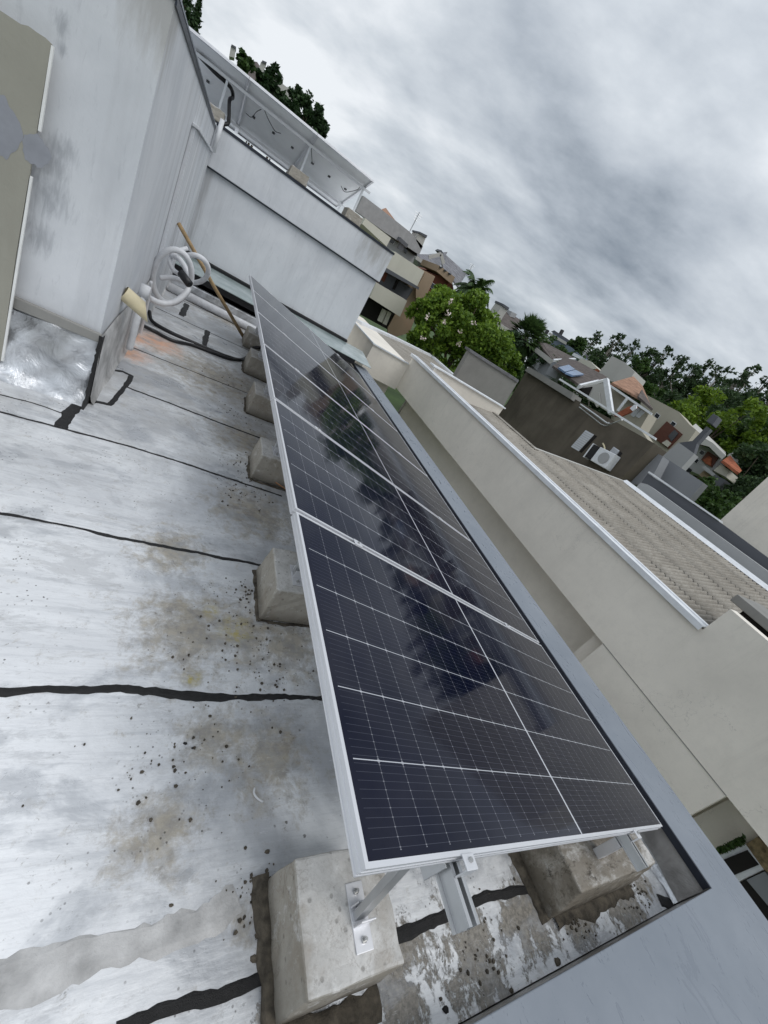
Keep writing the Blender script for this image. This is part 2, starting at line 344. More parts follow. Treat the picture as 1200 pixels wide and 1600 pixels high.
M = {}
M['roof'] = roof_mat()
M['foil'] = foil_mat('silver_flashing_foil', (.66, .68, .71), .33, .65)
M['foil_grey'] = foil_mat('dull_grey_foil', (.36, .35, .34), .45, .3, .6)
M['foil_bounce'] = simple('bounce_silver', (.88, .89, .90), .5, 0, .04, 3)
M['skirt'] = foil_mat('grey_wall_skirt', (.50, .495, .49), .6, .1, .35)
M['tar'] = simple('bitumen', (.010, .0095, .010), .6, 0, .5, 40, 1)
M['mastic'] = simple('grey_mastic', (.47, .465, .46), .6, 0, .30, 11, .8)
M['silt'] = simple('dried_silt', (.085, .072, .054), .9, 0, .6, 26, 1)
def wall_mat():
    t = NT('weathered_white_render', .9, 0, .2)
    big = t.noise(1.1, 5, .6, None, .6); st = t.noise(1, 6, .65, t.map((5, 5, .32)), .5); st2 = t.noise(1, 5, .6, t.map((16, 16, .5)))
    a = t.mix(t.step(big, .34, .66), (.58, .60, .63), (.71, .725, .75))
    a = t.mix(t.math('MULTIPLY', t.step(st, .50, .72), .42), a, (.50, .51, .53))
    a = t.mix(t.math('MULTIPLY', t.step(st2, .58, .78), .16), a, (.36, .36, .37))
    a = t.mix(t.math('MULTIPLY', t.step(t.noise(7, 5, .7), .6, .75), .30), a, (.68, .69, .71))
    # long runs of grey under the coping and on the side wall towards the corner
    x, y, z = t.xyz()
    edge = t.math('MULTIPLY', t.step(t.noise(1, 5, .7, t.map((3, 13, .25)), .3), .50, .62), t.step(y, 3.9, 6.5))
    sidew = t.math('SUBTRACT', 1.0, t.step(x, -.3, -.2))
    a = t.mix(t.math('MULTIPLY', t.math('MULTIPLY', edge, sidew), .5), a, (.26, .255, .25))
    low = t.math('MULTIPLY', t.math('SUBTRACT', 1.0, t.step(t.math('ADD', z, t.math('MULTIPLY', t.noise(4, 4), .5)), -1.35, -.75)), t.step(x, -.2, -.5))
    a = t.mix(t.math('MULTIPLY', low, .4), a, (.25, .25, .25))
    sm = t.math('ADD', t.blobs([(at(75, 250, 'y', 3.3), .16), (at(95, 235, 'y', 3.3), .11), (at(70, 300, 'y', 3.3), .18), (at(100, 40, 'y', 3.3), .07), (at(98, 80, 'y', 3.3), .05), (at(60, 370, 'y', 3.3), .14)]), t.math('MULTIPLY', t.math('SUBTRACT', t.noise(1, 5, .7, t.map((30, 30, 6), (0, 0, 0), (0, .5, 0)), .5), .5), 2.4))
    a = t.mix(t.math('MULTIPLY', t.step(sm, .20, .95), .55), a, (.25, .265, .29))
    cor = t.math('ADD', t.blobs([(at(272, 30, 'x', -.46), .5), (at(590, 385, 'y', 9.2), .7)]), t.math('MULTIPLY', t.math('SUBTRACT', t.noise(3, 5, .7, t.map((3, 3, .6))), .5), 1.6))
    a = t.mix(t.math('MULTIPLY', t.step(cor, .35, .9), .5), a, (.28, .26, .22))
    t.col(a); t.bump(t.noise(45, 4, .6), .22, .004); t.bump(t.noise(2.2, 3, .5), .25, .02); return t.m
M['wall'] = wall_mat()
M['cap'] = None
def cap_mat():
    t = NT('blue_grey_painted_metal', .33, .15, .5)
    a = t.mix(t.step(t.noise(2.5, 4, .6), .3, .7), (.19, .215, .25), (.245, .27, .305))
    wet = t.math('MAXIMUM', t.step(t.noise(1, 6, .7, t.map((9, 4, 1)), 1.2), .57, .63), t.step(t.noise(1, 7, .75, t.map((34, 14, 1)), .6), .60, .66))
    a = t.mix(t.math('MULTIPLY', wet, .35), a, (.17, .19, .22))
    wh = t.step(t.noise(8, 6, .75, None, 1), .70, .80); a = t.mix(t.math('MULTIPLY', wh, .5), a, (.6, .61, .6))
    t.col(a); t.lk(t.math('SUBTRACT', .40, t.math('MULTIPLY', wet, .22)), t.b.inputs['Roughness']); t.bump(t.noise(1.4, 3, .5), .25, .03); t.bump(t.noise(140, 3), .08, .001); return t.m
M['cap'] = cap_mat()
M['capdark'] = simple('dark_blue_lip', (.022, .027, .040), .4, .2, .2, 8)
def conc_mat(mud_shade=0):
    t = NT('shaded_muddy_concrete' if mud_shade else 'cast_concrete', .9, 0, .2)
    n = t.noise(6, 6, .65); g = t.noise(60, 5, .7)
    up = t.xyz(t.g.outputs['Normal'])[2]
    a = t.mix(t.step(n, .32, .68), (.46, .45, .43), (.68, .67, .65))
    a = t.mix(t.math('MULTIPLY', t.step(g, .5, .7), .3), a, (.25, .24, .22))
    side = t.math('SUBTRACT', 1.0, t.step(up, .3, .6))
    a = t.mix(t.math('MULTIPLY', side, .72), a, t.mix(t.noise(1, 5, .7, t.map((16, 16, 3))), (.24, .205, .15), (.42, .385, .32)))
    vein = t.math('SUBTRACT', 1.0, t.step(t.math('ABSOLUTE', t.math('SUBTRACT', t.noise(5, 6, .7, None, .3), .5)), .002, .014))
    a = t.mix(t.math('MULTIPLY', t.math('MULTIPLY', vein, t.step(t.noise(3.3, 3), .48, .6)), .3), a, (.17, .13, .10))
    pit = t.math('SUBTRACT', 1.0, t.step(t.voro(26), .10, .2)); a = t.mix(t.math('MULTIPLY', pit, .45), a, (.14, .13, .115))
    big = t.noise(4.5, 7, .72, t.map((1, 1, 1), (4, 2, 1)), .2)
    a = t.mix(t.math('MULTIPLY', t.step(big, .50, .66), .55), a, (.30, .255, .20))
    a = t.mix(t.math('MULTIPLY', t.step(t.noise(9, 8, .8), .56, .64), .5), a, (.78, .775, .76))
    a = t.mix(t.math('MULTIPLY', t.step(t.noise(28, 8, .8), .58, .66), .5), a, (.16, .14, .115))
    if mud_shade:  # mud blotches that also paint in the shade on the corner block
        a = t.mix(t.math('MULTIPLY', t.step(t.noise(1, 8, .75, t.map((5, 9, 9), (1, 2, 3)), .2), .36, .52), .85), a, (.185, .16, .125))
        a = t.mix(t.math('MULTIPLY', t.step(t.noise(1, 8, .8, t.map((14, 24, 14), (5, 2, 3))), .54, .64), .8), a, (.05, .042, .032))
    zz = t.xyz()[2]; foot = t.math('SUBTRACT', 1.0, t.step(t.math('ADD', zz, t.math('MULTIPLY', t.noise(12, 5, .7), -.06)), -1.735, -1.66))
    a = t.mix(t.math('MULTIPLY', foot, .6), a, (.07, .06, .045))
    t.col(a); t.bump(n, .5, .008); t.bump(t.noise(18, 8, .75), .6, .006); t.bump(g, .5, .003); t.bump(t.math('SUBTRACT', 1.0, pit), .6, .003); return t.m
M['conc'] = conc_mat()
M['conc_mud_shade'] = conc_mat(1)
M['alu'] = simple('anodised_aluminium', (.74, .745, .77), .42, .55, .04, 3)
M['alug'] = simple('brushed_aluminium', (.52, .53, .54), .38, .75, .08, 9)
M['steel'] = simple('zinc_bolt', (.5, .5, .49), .3, .9, .1, 40)
M['cells'] = cell_mat()
M['back'] = simple('panel_backsheet', (.93, .94, .95), .45, 0, .06, 2)
M['black'] = simple('black_plastic', (.012, .012, .014), .45, 0, .2, 20)
M['pvc'] = simple('white_pvc', (.66, .67, .69), .5, 0, .14, 9, .15)
M['cream'] = simple('cream_pvc', (.68, .60, .40), .45, 0, .12, 8)
M['wood'] = simple('weathered_wood', (.36, .25, .13), .75, 0, .25, 14, .4)
def glass_mat():
    t = NT('green_glass', .12, 0, .6); t.col(t.mix(t.step(t.noise(3, 4, .6), .4, .7), (.27, .33, .33), (.42, .48, .48))); return t.m
M['glass'] = glass_mat()
M['board'] = plaster('bare_olive_render', (.345, .335, .285), .16, (.24, .23, .19), .55, .85, .3)
M['boardedge'] = simple('white_edge_strip', (.8, .8, .78), .6)
M['dab'] = simple('grey_paint_dab', (.27, .28, .31), .7, 0, .1, 10)
def beige_mat(name, c):
    t = NT(name, .9, 0, .2)
    a = t.mix(t.step(t.noise(.7, 6, .62), .34, .66), sc(c, .90), sc(c, 1.06))
    a = t.mix(t.math('MULTIPLY', t.step(t.noise(4, 7, .75), .48, .68), .28), a, sc(c, .78))
    z = t.xyz()[2]; run = t.step(t.noise(1, 6, .72, t.map((7, 7, .5))), .54, .74)
    a = t.mix(t.math('MULTIPLY', t.math('MULTIPLY', run, t.step(z, -2.1, -.9)), .38), a, sc(c, .6))
    a = t.mix(t.math('MULTIPLY', t.step(t.noise(55, 5, .8), .56, .68), .18), a, sc(c, .65))
    ck = t.math('SUBTRACT', 1.0, t.step(t.math('ABSOLUTE', t.math('SUBTRACT', t.noise(.9, 6, .62, t.map((1, 1, 1), (3, 3, 3))), .5)), .0005, .0022))
    a = t.mix(t.math('MULTIPLY', t.math('MULTIPLY', ck, t.step(t.noise(.6, 2), .5, .6)), .35), a, sc(c, .45))
    t.col(a); t.bump(t.noise(110, 4, .7), .45, .004); t.bump(t.noise(1.6, 4, .5), .2, .03); return t.m
M['beige'] = beige_mat('beige_render', (.82, .77, .69))
M['white'] = simple('white_painted_metal', (.74, .76, .79), .45, 0, .10, 5)
M['fibre'] = fibre_mat()
M['olive'] = plaster('dark_olive_render', (.125, .108, .085), .30, (.06, .052, .042), .5)
M['greyw'] = plaster('light_grey_render', (.40, .405, .41), .06, (.3, .3, .3), .25)
M['greym'] = plaster('mid_grey_render', (.27, .28, .30), .06, (.17, .17, .18), .25)
M['greyd'] = plaster('dark_grey_render', (.115, .12, .135), .08, (.1, .1, .1), .25)
M['concw'] = plaster('raw_concrete_wall', (.27, .265, .25), .18, (.16, .155, .145), .45)
M['cream_w'] = plaster('cream_render', (.60, .58, .50), .06, (.45, .43, .37), .3)
M['tan'] = plaster('tan_render', (.36, .27, .19), .08, (.25, .19, .14), .3)
M['brick'] = plaster('red_brown_render', (.16, .058, .038), .15, (.1, .04, .03), .3)
M['pale'] = plaster('pale_render', (.50, .49, .46), .06, (.4, .38, .35), .3)
M['beige2'] = plaster('yellow_beige_render', (.43, .40, .33), .06, (.33, .3, .25), .3)
M['blueg'] = plaster('blue_grey_cladding', (.16, .195, .25), .08, (.12, .15, .18), .25)
M['tile_dark'] = tiles_mat('dark_brown_tiles', (.115, .098, .09))
M['tile_grey'] = tiles_mat('grey_slates', (.20, .20, .215))
M['tile_rust'] = tiles_mat('rust_stained_tiles', (.34, .20, .135))
M['tile_red'] = tiles_mat('red_clay_tiles', (.36, .12, .065))
M['grooved'] = simple('grooved_grey_sheet', (.36, .355, .36), .7, 0, .12, 4, .2)
M['pane'] = simple('dark_window_glass', (.02, .024, .03), .08, 0, .3, 3)
M['void'] = simple('dark_interior', (.012, .010, .009), .9)
M['redwood'] = simple('red_brown_timber', (.11, .035, .02), .6, 0, .2, 9)
M['shut'] = simple('white_louvre', (.62, .64, .68), .5, 0, .05, 9)
M['collector'] = simple('blue_collector_glass', (.14, .22, .36), .12, .2, .25, 2)
M['bark'] = simple('bark', (.11, .085, .06), .9, 0, .35, 7, .6)
M['bark_pale'] = simple('pale_bark', (.22, .20, .17), .9, 0, .3, 5, .4)
M['leaf'] = leaf_mat('bright_leaves', (.055, .12, .012), (.28, .42, .05))
M['leaf_euc'] = leaf_mat('eucalyptus_leaves', (.022, .048, .020), (.085, .145, .05), .6, .25)
M['leaf_lime'] = leaf_mat('lime_leaves', (.07, .14, .012), (.26, .38, .035))
M['leaf_dark'] = leaf_mat('conifer_leaves', (.012, .035, .012), (.05, .10, .03), .6, .1)
M['leaf_mid'] = leaf_mat('shrub_leaves', (.03, .07, .018), (.09, .16, .035))
M['frond'] = leaf_mat('palm_fronds', (.03, .065, .02), (.10, .17, .05))
M['grass'] = simple('grass_ground', (.05, .085, .025), .95, 0, .4, .4, .2)
M['stone'] = simple('brown_granite', (.24, .18, .10), .8, 0, .6, 22, .3)
M['flower'] = simple('pale_blossom', (.7, .6, .55), .6)

# ---------------------------------------------------------------- ground and far hill
def gz(x, y):
    r = math.hypot(x, y); h = -8.8 + max(0, r-35)*.085
    return min(h, 3.0)+.6*math.sin(x*.05)*math.cos(y*.043)
vs = []; fs = []; G = 60; R0 = 1200
ax_ = [((i/G)*2-1) for i in range(G+1)]; ax_ = [math.copysign(abs(a)**2.2, a)*R0 for a in ax_]
for j in range(G+1):
    for i in range(G+1): vs.append((ax_[i], ax_[j], gz(ax_[i], ax_[j])))
for j in range(G):
    for i in range(G): a = j*(G+1)+i; fs.append((a, a+1, a+G+2, a+G+1))
tag(finish('ground', vs, fs, M['grass'], None, False, True, 0), 'green sloping ground under the houses and trees', 'ground', None, 'structure')

tag(MB().box(3.3, 6.2, -6, 30, -8.78, -8.66).build('path', M['concw']), 'concrete side path between the two houses', 'path', None, 'structure')
# ---------------------------------------------------------------- our own house with the foil roof
YW = 3.3      # near face of the raised block
home = thing('house', 'grey and white house whose flat silver roof with tall walls fills the foreground', 'house', (1.5, 3, -8.7))
MB().box(-4, 3.30, -.86, 8.25, -8.7, -1.86).build('wall', M['wall'], home)
MB().box(-4, 3.03, -.10, 8.25, -1.855, RZ).build('roof_deck', M['roof'], home)
MB().box(3.04, 3.30, -.86, 8.25, -1.855, -1.5135).box(-4, 3.035, -.86, -.104, -1.855, -1.5135).build('parapet', M['foil_grey'], home)
# sagging foil on the inner face of the parapet with its fold at the foot
vs = []; fs = []; nx = 120
for i in range(nx+1):
    y = -.098+8.3*i/nx
    for k, (dx, z) in enumerate(((0, -1.55), (-.012, -1.60), (-.02, -1.66), (-.035, -1.695), (-.075, -1.712), (-.16, -1.7165))):
        vs.append((3.036+dx*(1+.6*math.sin(y*9+k)), y, z+.004*math.sin(y*23+k*2)))
for i in range(nx):
    for k in range(5): a = i*6+k; fs.append((a, a+1, a+7, a+6))
fl_ = finish('flashing', vs, fs, [M['foil_grey'], M['foil']], home, False, True, 0)
for p in fl_.data.polygons: p.material_index = 1 if sum(fl_.data.vertices[i].co.z for i in p.vertices)/4+ORG[home.name].z < -1.690 else 0
MB().prism([(3.02, -.1, -1.512), (3.02, 8.42, -1.512), (3.35, 8.42, -1.512), (3.35, -.9, -1.512), (-4, -.9, -1.512), (-4, -.1, -1.512)], (0, 0, .012)).build('parapet_cap', M['cap'], home, bevel=.003)
MB().box(3.335, 3.349, -.899, 8.41, -1.56, -1.5125).build('cap_edge', M['cap'], home)
MB().box(3.008, 3.0175, -.095, 8.40, -1.545, -1.5005).build('cap_lip', M['capdark'], home)
# raised block on the left: the near face looks at the camera, the side face runs to the far wall
MB().box(-6, -.47, YW, 13.5, -1.72, .545).build('side_wall', M['wall'], home)
MB().box(-6, -.462, YW-.01, 9.19, .548, .565).box(-.4695, -.460, YW-.01, 9.19, .528, .547).build('coping', M['capdark'], home)
MB().box(-6, -.458, YW-.012, 9.19, .567, .578).build('coping_sheet', M['cap'], home)
# foot of the raised block wrapped with foil, wrinkled
def wrinkle(x, y, z):
    return .012*math.sin(x*17+z*9)+.010*math.sin(x*31-z*23+1)+.008*math.sin(z*41+x*11)
vs = []; fs = []; nx, nz = 70, 22
for i in range(nx+1):
    for k in range(nz+1):
        x = -3.2+(3.2-.455)*i/nx; z = RZ-.002+(.47+.02*math.sin(x*9))*k/nz
        fl = .10*(1-k/nz)**6
        vs.append((x, YW-.028-wrinkle(x, 0, z)*(1 if 0 < k < nz else .3)-fl, z))
for i in range(nx):
    for k in range(nz): a = i*(nz+1)+k; fs.append((a, a+1, a+nz+2, a+nz+1))
finish('foil_skirt', vs, fs, M['foil'], home, False, True, 0)
MB().prism([(-3.2, YW-.008, -1.262), (-.455, YW-.008, -1.262), (-.455, YW-.008, -1.20), (-1.0, YW-.008, -1.185), (-1.6, YW-.008, -1.21), (-3.2, YW-.008, -1.19)], (0, -.03, 0)).build('mortar_fillet', M['concw'], home, bevel=.008)
vs = []; fs = []; ny = 90
for i in range(ny+1):
    y = YW-.055+5.0*i/ny
    for k, (dx, z) in enumerate(((.0, -1.22), (.018, -1.26), (.022, -1.5), (.026, -1.66), (.035, -1.70), (.05, -1.717))):
        vs.append((-.462+dx*(1+.05*math.sin(y*11+k*2)), y, z+.006*math.sin(y*7+k)))
for i in range(ny):
    for k in range(5): a = i*6+k; fs.append((a, a+6, a+7, a+1))
finish('wall_skirt', vs, fs, M['skirt'], home, False, True, 0)
# boxed chase and thin white pipe in the far corner
MB().box(-.468, -.43, 5.6, 9.18, -1.72, .235).box(-.468, -.40, 5.58, 9.18, .236, .262).build('pipe_chase', M['wall'], home, bevel=.004)
# far wall with its overhanging fascia
MB().box(-.469, 2.975, 9.26, 13.5, -1.285, .041).build('far_wall', M['wall'], home)
MB().box(-.468, 3.02, 9.20, 13.5, .043, .600).build('far_fascia', M['wall'], home, bevel=.006)
MB().box(-.468, 3.035, 9.185, 9.40, .602, .640).build('far_coping', M['capdark'], home)
MB().box(-.468, 3.0, 9.402, 13.5, .602, .632).build('bounce_sheet', M['foil_bounce'], home)  # unseen bright sheet added to bounce light onto the far panels' undersides
MB().box(-.46, 3.0, 9.21, 9.255, .018, .040).build('shadow_strip', M['capdark'], home)  # dark strip painted in as the shadow line below the fascia
# roof end: foil upstand, black gap, glass canopy
MB().box(-.46, 3.03, 8.27, 8.36, -1.86, -1.60).build('upstand', M['foil'], home, bevel=.02)
MB().box(-.46, 3.6, 8.37, 13.5, -1.95, -1.87).box(-.46, 3.0, 9.34, 9.6, -1.87, -1.29).build('light_well', M['void'], home)

canopy = thing('glass_canopy', 'greenish glass strip in a black frame under the far wall', 'glass canopy', (1.4, 8.7, -1.45))
MB().prism([(-.44, 8.16, -1.404), (3.34, 8.14, -1.404), (3.42, 9.24, -1.356), (-.44, 9.24, -1.356)], (0, 0, .012)).build('pane', M['glass'], canopy)
MB().box(-.44, 3.0, 8.24, 8.30, -1.52, -1.42).box(-.44, 2.98, 9.262, 9.33, -1.36, -1.288).box(-.44, 2.98, 9.20, 9.25, -1.335, -1.295).build('frame', M['black'], canopy)

# board of bare render on the near face
board = thing('render_board', 'olive grey bare render slab with torn top and white edge on the left wall', 'wall slab', (-1.6, YW, RZ))
bp = [at(85, 72, 'y', YW-.03), at(64, 195, 'y', YW-.03), at(30, 395, 'y', YW-.03), at(6, 560, 'y', YW-.03)]
top = [at(0, 17, 'y', YW-.03), at(14, 26, 'y', YW-.03), at(38, 42, 'y', YW-.03), at(50, 45, 'y', YW-.03), at(62, 54, 'y', YW-.03), at(76, 63, 'y', YW-.03)]
YB = YW-.075
def yb(p, y=YB): return (p.x, y, p.z)
out = [yb(p) for p in top]+[yb(p) for p in bp]+[(-.985, YB, RZ+.01), (-3.3, YB, RZ+.01), (-3.3, YB, .35)]
MB().prism(out, (0, .018, 0)).build('slab', M['board'], board)
e1 = [yb(at(85, 74, 'y', YW-.03)), yb(at(64, 205, 'y', YW-.03))]; e2 = [yb(at(52, 275, 'y', YW-.03)), yb(at(6, 560, 'y', YW-.03))]
for a, b in (e1, e2):
    a = Vector(a); b = Vector(b)
    MB().prism([a+Vector((0, -.002, 0)), b+Vector((0, -.002, 0)), b+Vector((.012, -.002, 0)), a+Vector((.010, -.002, 0))], (0, .016, 0)).build('edge_strip', M['boardedge'], board)
for c, r, sq in ((at(-2, 198, 'y', YB), .085, 1.5), (at(56, 236, 'y', YB), .058, 1.2)):
    pts = [(c.x+r*math.cos(a)*(1+.10*math.sin(3*a+1)+.04*math.sin(11*a)), YB-.0012, c.z+r*sq*math.sin(a)*(1+.08*math.sin(5*a)+.05*math.sin(13*a+r*99))) for a in [k*math.pi/36 for k in range(72)]]
    MB().prism(pts, (0, .0009, 0)).build('paint_patch', M['dab'], board)

# tar seams: irregular ribbons of bitumen lying on the deck
def ribbon(pts, wd, hgt=.004, jitter=.35, step=.03, seed=0, z=RZ):
    rnd = random.Random(seed); path = []
    for a, b in zip(pts[:-1], pts[1:]):
        a = Vector((a[0], a[1], 0)); b = Vector((b[0], b[1], 0)); n = max(1, int((b-a).length/step))
        path += [a.lerp(b, k/n) for k in range(n)]
    path.append(Vector((pts[-1][0], pts[-1][1], 0)))
    v = []; f = []; j1 = j2 = dr = 0
    for i, p in enumerate(path):
        t = (path[min(i+1, len(path)-1)]-path[max(0, i-1)]).normalized(); nrm = Vector((-t.y, t.x, 0))
        j1 = .86*j1+rnd.uniform(-1, 1)*jitter*wd*.26; j2 = .86*j2+rnd.uniform(-1, 1)*jitter*wd*.26; dr = .93*dr+rnd.uniform(-1, 1)*.0025
        w0 = wd[i] if isinstance(wd, list) else wd
        for s_, h in ((-.5*w0+j1, 0.0005), (-.3*w0, hgt), (.3*w0, hgt*rnd.uniform(.6, 1)), (.5*w0+j2, 0.0005)):
            q = p+nrm*(s_+dr); v.append((q.x, q.y, z+h))
    for i in range(len(path)-1):
        for k in range(3): a = i*4+k; f.append((a, a+4, a+5, a+1))
    return v, f
def seam(pix, wd, seed, m='tar', hgt=.004, jit=.35, name='tar_seam'):
    v, f = ribbon([at(u, q, 'z', RZ) for (u, q) in pix], wd, hgt, jit, .02, seed)
    return finish(name, v, f, M[m], home, False, False, 0)
seam([(-90, 1078), (0, 1080), (160, 1079), (330, 1088), (505, 1091), (560, 1090)], .026, 1, jit=.75)
seam([(-60, 785), (0, 802), (100, 822), (210, 845), (320, 865), (420, 886), (460, 890)], .019, 2, jit=.7)
seam([(-40, 630), (0, 644), (95, 670), (200, 697), (320, 735), (440, 775)], .020, 3, jit=.6)
seam([(-30, 610), (0, 617), (50, 630), (98, 646)], .010, 4)
seam([(96, 668), (108, 645), (124, 630)], .07, 5, jit=.25)
seam([(115, 630), (150, 628), (172, 633), (182, 622), (200, 598), (206, 587), (192, 580), (178, 578), (176, 568), (184, 556)], .035, 6, jit=.25)
seam([(199, 605), (260, 628), (330, 655), (430, 694)], .022, 7)
seam([(195, 538), (250, 560), (320, 588), (420, 628)], .013, 8)
seam([(195, 540), (202, 505), (212, 480)], .022, 88)
seam([(238, 478), (300, 507), (350, 530), (390, 548)], .014, 9)
seam([(283, 469), (320, 485), (360, 503), (392, 517)], .013, 10)
seam([(292, 475), (284, 494)], .07, 11, jit=.3)
seam([(325, 517), (320, 540)], .06, 12, jit=.3)
seam([(120, 606), (140, 605), (152, 606)], .05, 14, jit=.5)
seam([(180, 1612), (260, 1580), (340, 1558), (400, 1535), (640, 1455), (700, 1428), (760, 1405), (850, 1385), (880, 1370)], .038, 15, jit=.35)
seam([(-60, 1545), (0, 1532), (60, 1515), (120, 1490), (180, 1478), (260, 1460), (330, 1430), (370, 1400)], .085, 16, 'mastic', .004, .45, 'mastic_patch')
seam([(1030, 1408), (1058, 1418), (1050, 1432)], .05, 17, jit=.4)
v = []; f = []; rnd = random.Random(3)
for i in range(26):
    z = RZ+.52*i/25; a = rnd.uniform(.006, .016); b = rnd.uniform(.012, .03); v += [(-.452-a, YW-.062-.10*(1-i/25)**6, z), (-.444, YW-.066-.10*(1-i/25)**6, z), (-.440, YW-.04+b, z)]
for i in range(25): k = i*3; f += [(k, k+1, k+4, k+3), (k+1, k+2, k+5, k+4)]
finish('tar_seam', v, f, M['tar'], home, False, False, 0)
# low lap joints of the membrane next to each tar line
# ---------------------------------------------------------------- concrete blocks
def block(x0, x1, y0, y1, ztop, label, taper=.02, seed=0, grp='concrete blocks carrying the solar panels', rootz=RZ):
    rnd = random.Random(seed); vs = []; fs = []
    n = 7
    # rounded, slightly battered block as a subdivided box with noise
    def P(a, b, c):
        tz = c; k = taper*(1-tz)
        x = x0-k+(x1-x0+2*k)*a; y = y0-k+(y1-y0+2*k)*b; z = rootz+.002+(ztop-rootz)*c
        return (x+rnd.uniform(-.003, .003), y+rnd.uniform(-.003, .003), z+rnd.uniform(-.003, .003) if c > 0 else z)
    idx = {}
    for i in range(n+1):
        for j in range(n+1):
            for k in range(n+1):
                if i in (0, n) or j in (0, n) or k in (0, n):
                    idx[i, j, k] = len(vs); vs.append(P(i/n, j/n, k/n))
    def q(*c): fs.append(tuple(idx[x] for x in c))
    for a in range(n):
        for b in range(n):
            for s_ in (0, n):
                q((s_, a, b), (s_, a+1, b), (s_, a+1, b+1), (s_, a, b+1))
                q((a, s_, b), (a+1, s_, b), (a+1, s_, b+1), (a, s_, b+1))
                q((a, b, s_), (a+1, b, s_), (a+1, b+1, s_), (a, b+1, s_))
    o = finish('concrete_block', vs, fs, M['conc'], None, False, False, .009)
    return tag(o, label, 'concrete block', grp)
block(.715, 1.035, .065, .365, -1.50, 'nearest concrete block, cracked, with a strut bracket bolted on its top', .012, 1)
# clay-coloured silt banked against the near block
v, f = ribbon([(.695, .02, 0), (.692, .20, 0), (.694, .39, 0)], .055, .03, .5, .02, 31); finish('silt_bank', v, f, M['silt'], home, False, True, 0)
v, f = ribbon([(.72, .035, 0), (.9, .030, 0), (1.06, .02, 0)], .06, .012, .5, .02, 32); finish('silt_bank', v, f, M['silt'], home, False, True, 0)
for k, (y0, y1) in enumerate(((1.50, 1.84), (2.93, 3.25), (4.20, 4.56), (5.42, 5.80))):
    v, f = ribbon([(.737, y0-.03, 0), (.727, (y0+y1)/2, 0), (.735, y1+.02, 0)], .030, .010, .9, .02, 60+k); finish('silt_bank', v, f, M['silt'], home, False, False, 0)
    v, f = ribbon([(.73, y0-.024, 0), (.9, y0-.028, 0), (1.09, y0-.022, 0)], .026, .007, .9, .02, 70+k); finish('silt_bank', v, f, M['silt'], home, False, False, 0)
labs = ['pale concrete block beside the yellow stain, second from the camera', 'concrete block with a copper wire at its foot, third from the camera', 'concrete block fourth from the camera along the raised panel edge',
        'dark damp concrete block fifth from the camera beside the black cables', 'farthest concrete block of the left row, where the wooden stick rests']
for k, (y0, y1, lb) in enumerate(zip((1.50, 2.93, 4.20, 5.42, 6.55), (1.84, 3.25, 4.56, 5.80, 6.95), labs)):
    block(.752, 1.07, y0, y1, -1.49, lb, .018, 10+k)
bd_ = block(1.98, 2.66, .06, .40, -1.50, 'long low mud stained concrete block with painted shade at the parapet corner', .03, 20); bd_.data.materials[0] = M['conc_mud_shade']
for k, y0 in enumerate((1.55, 2.95, 4.3)):
    pass
v, f = ribbon([(2.0, .02, 0), (2.3, .03, 0), (2.66, .02, 0)], .07, .015, .6, .02, 33); finish('silt_bank', v, f, M['silt'], home, False, True, 0)
v, f = ribbon([(1.95, .03, 0), (1.93, .2, 0), (1.94, .42, 0)], .06, .02, .6, .02, 34); finish('silt_bank', v, f, M['silt'], home, False, True, 0)

# ---------------------------------------------------------------- near solar panels
TILT = math.radians(14.02); P0 = Vector((.5475, .1702, -.8525)); PX = Vector((math.cos(TILT), 0, -math.sin(TILT))); PN = Vector((math.sin(TILT), 0, math.cos(TILT)))
def make_panel(name, label, group, loc, rot):
    t = thing(name, label, 'solar panel', loc, group, rot)
    fr = MB(); LX, LY, H, l = 2.278, 1.134, .035, .011
    for (a, b, c, d) in ((0, LX, 0, l), (0, LX, LY-l, LY), (0, l, l, LY-l), (LX-l, LX, l, LY-l)): fr.box(a, b, c, d, -.006, 0)
    for (a, b, c, d) in ((0, LX, .0004, .0024), (0, LX, LY-.0024, LY-.0004), (.0004, .0024, .0024, LY-.0024), (LX-.0024, LX-.0004, .0024, LY-.0024)): fr.box(a, b, c, d, -H, -.0062)
    for (a, b, c, d) in ((0, LX, -.0015, .0004), (0, LX, LY-.0004, LY+.0015), (-.0015, .0004, .0, LY), (LX-.0004, LX+.0015, 0, LY)): fr.box(a, b, c, d, -.020, -.014).box(a, b, c, d, -H+.001, -H+.006)
    for (a, b, c, d) in ((.003, LX-.003, .0028, .03), (.003, LX-.003, LY-.03, LY-.0028), (.003, .03, .031, LY-.031), (LX-.03, LX-.003, .031, LY-.031)): fr.box(a, b, c, d, -H, -H+.002)
    fr.build('frame', M['alu'], t, True)
    MB().box(l-.002, LX-l+.002, l-.002, LY-l+.002, -.0052, -.0018).build('cell_sheet', M['cells'], t, True)
    MB().box(l-.001, LX-l+.001, l-.001, LY-l+.001, -.0082, -.0060).build('back_sheet', M['back'], t, True)
    for y in (.20, .567, .93): MB().box(1.10, 1.165, y-.025, y+.025, -.024, -.0084).build('junction_box', M['black'], t, True, bevel=.004)
    return t
def copy_tree(o, parent=None):
    c = o.copy(); S.collection.objects.link(c); c.parent = parent
    for ch in o.children: copy_tree(ch, c)
    return c
grpA = 'solar panels in the long tilted row'
pl = ['nearest and largest looking solar panel, its short end above the bracket', 'second solar panel from the camera in the long tilted row', 'third solar panel from the camera in the long tilted row',
      'fourth solar panel from the camera, mirroring the dark tree', 'fifth solar panel from the camera, grey with reflected sky', 'farthest solar panel of the long row, nearest the glass strip']
proto = make_panel('solar_module', pl[0], grpA, P0, (0, TILT, 0))
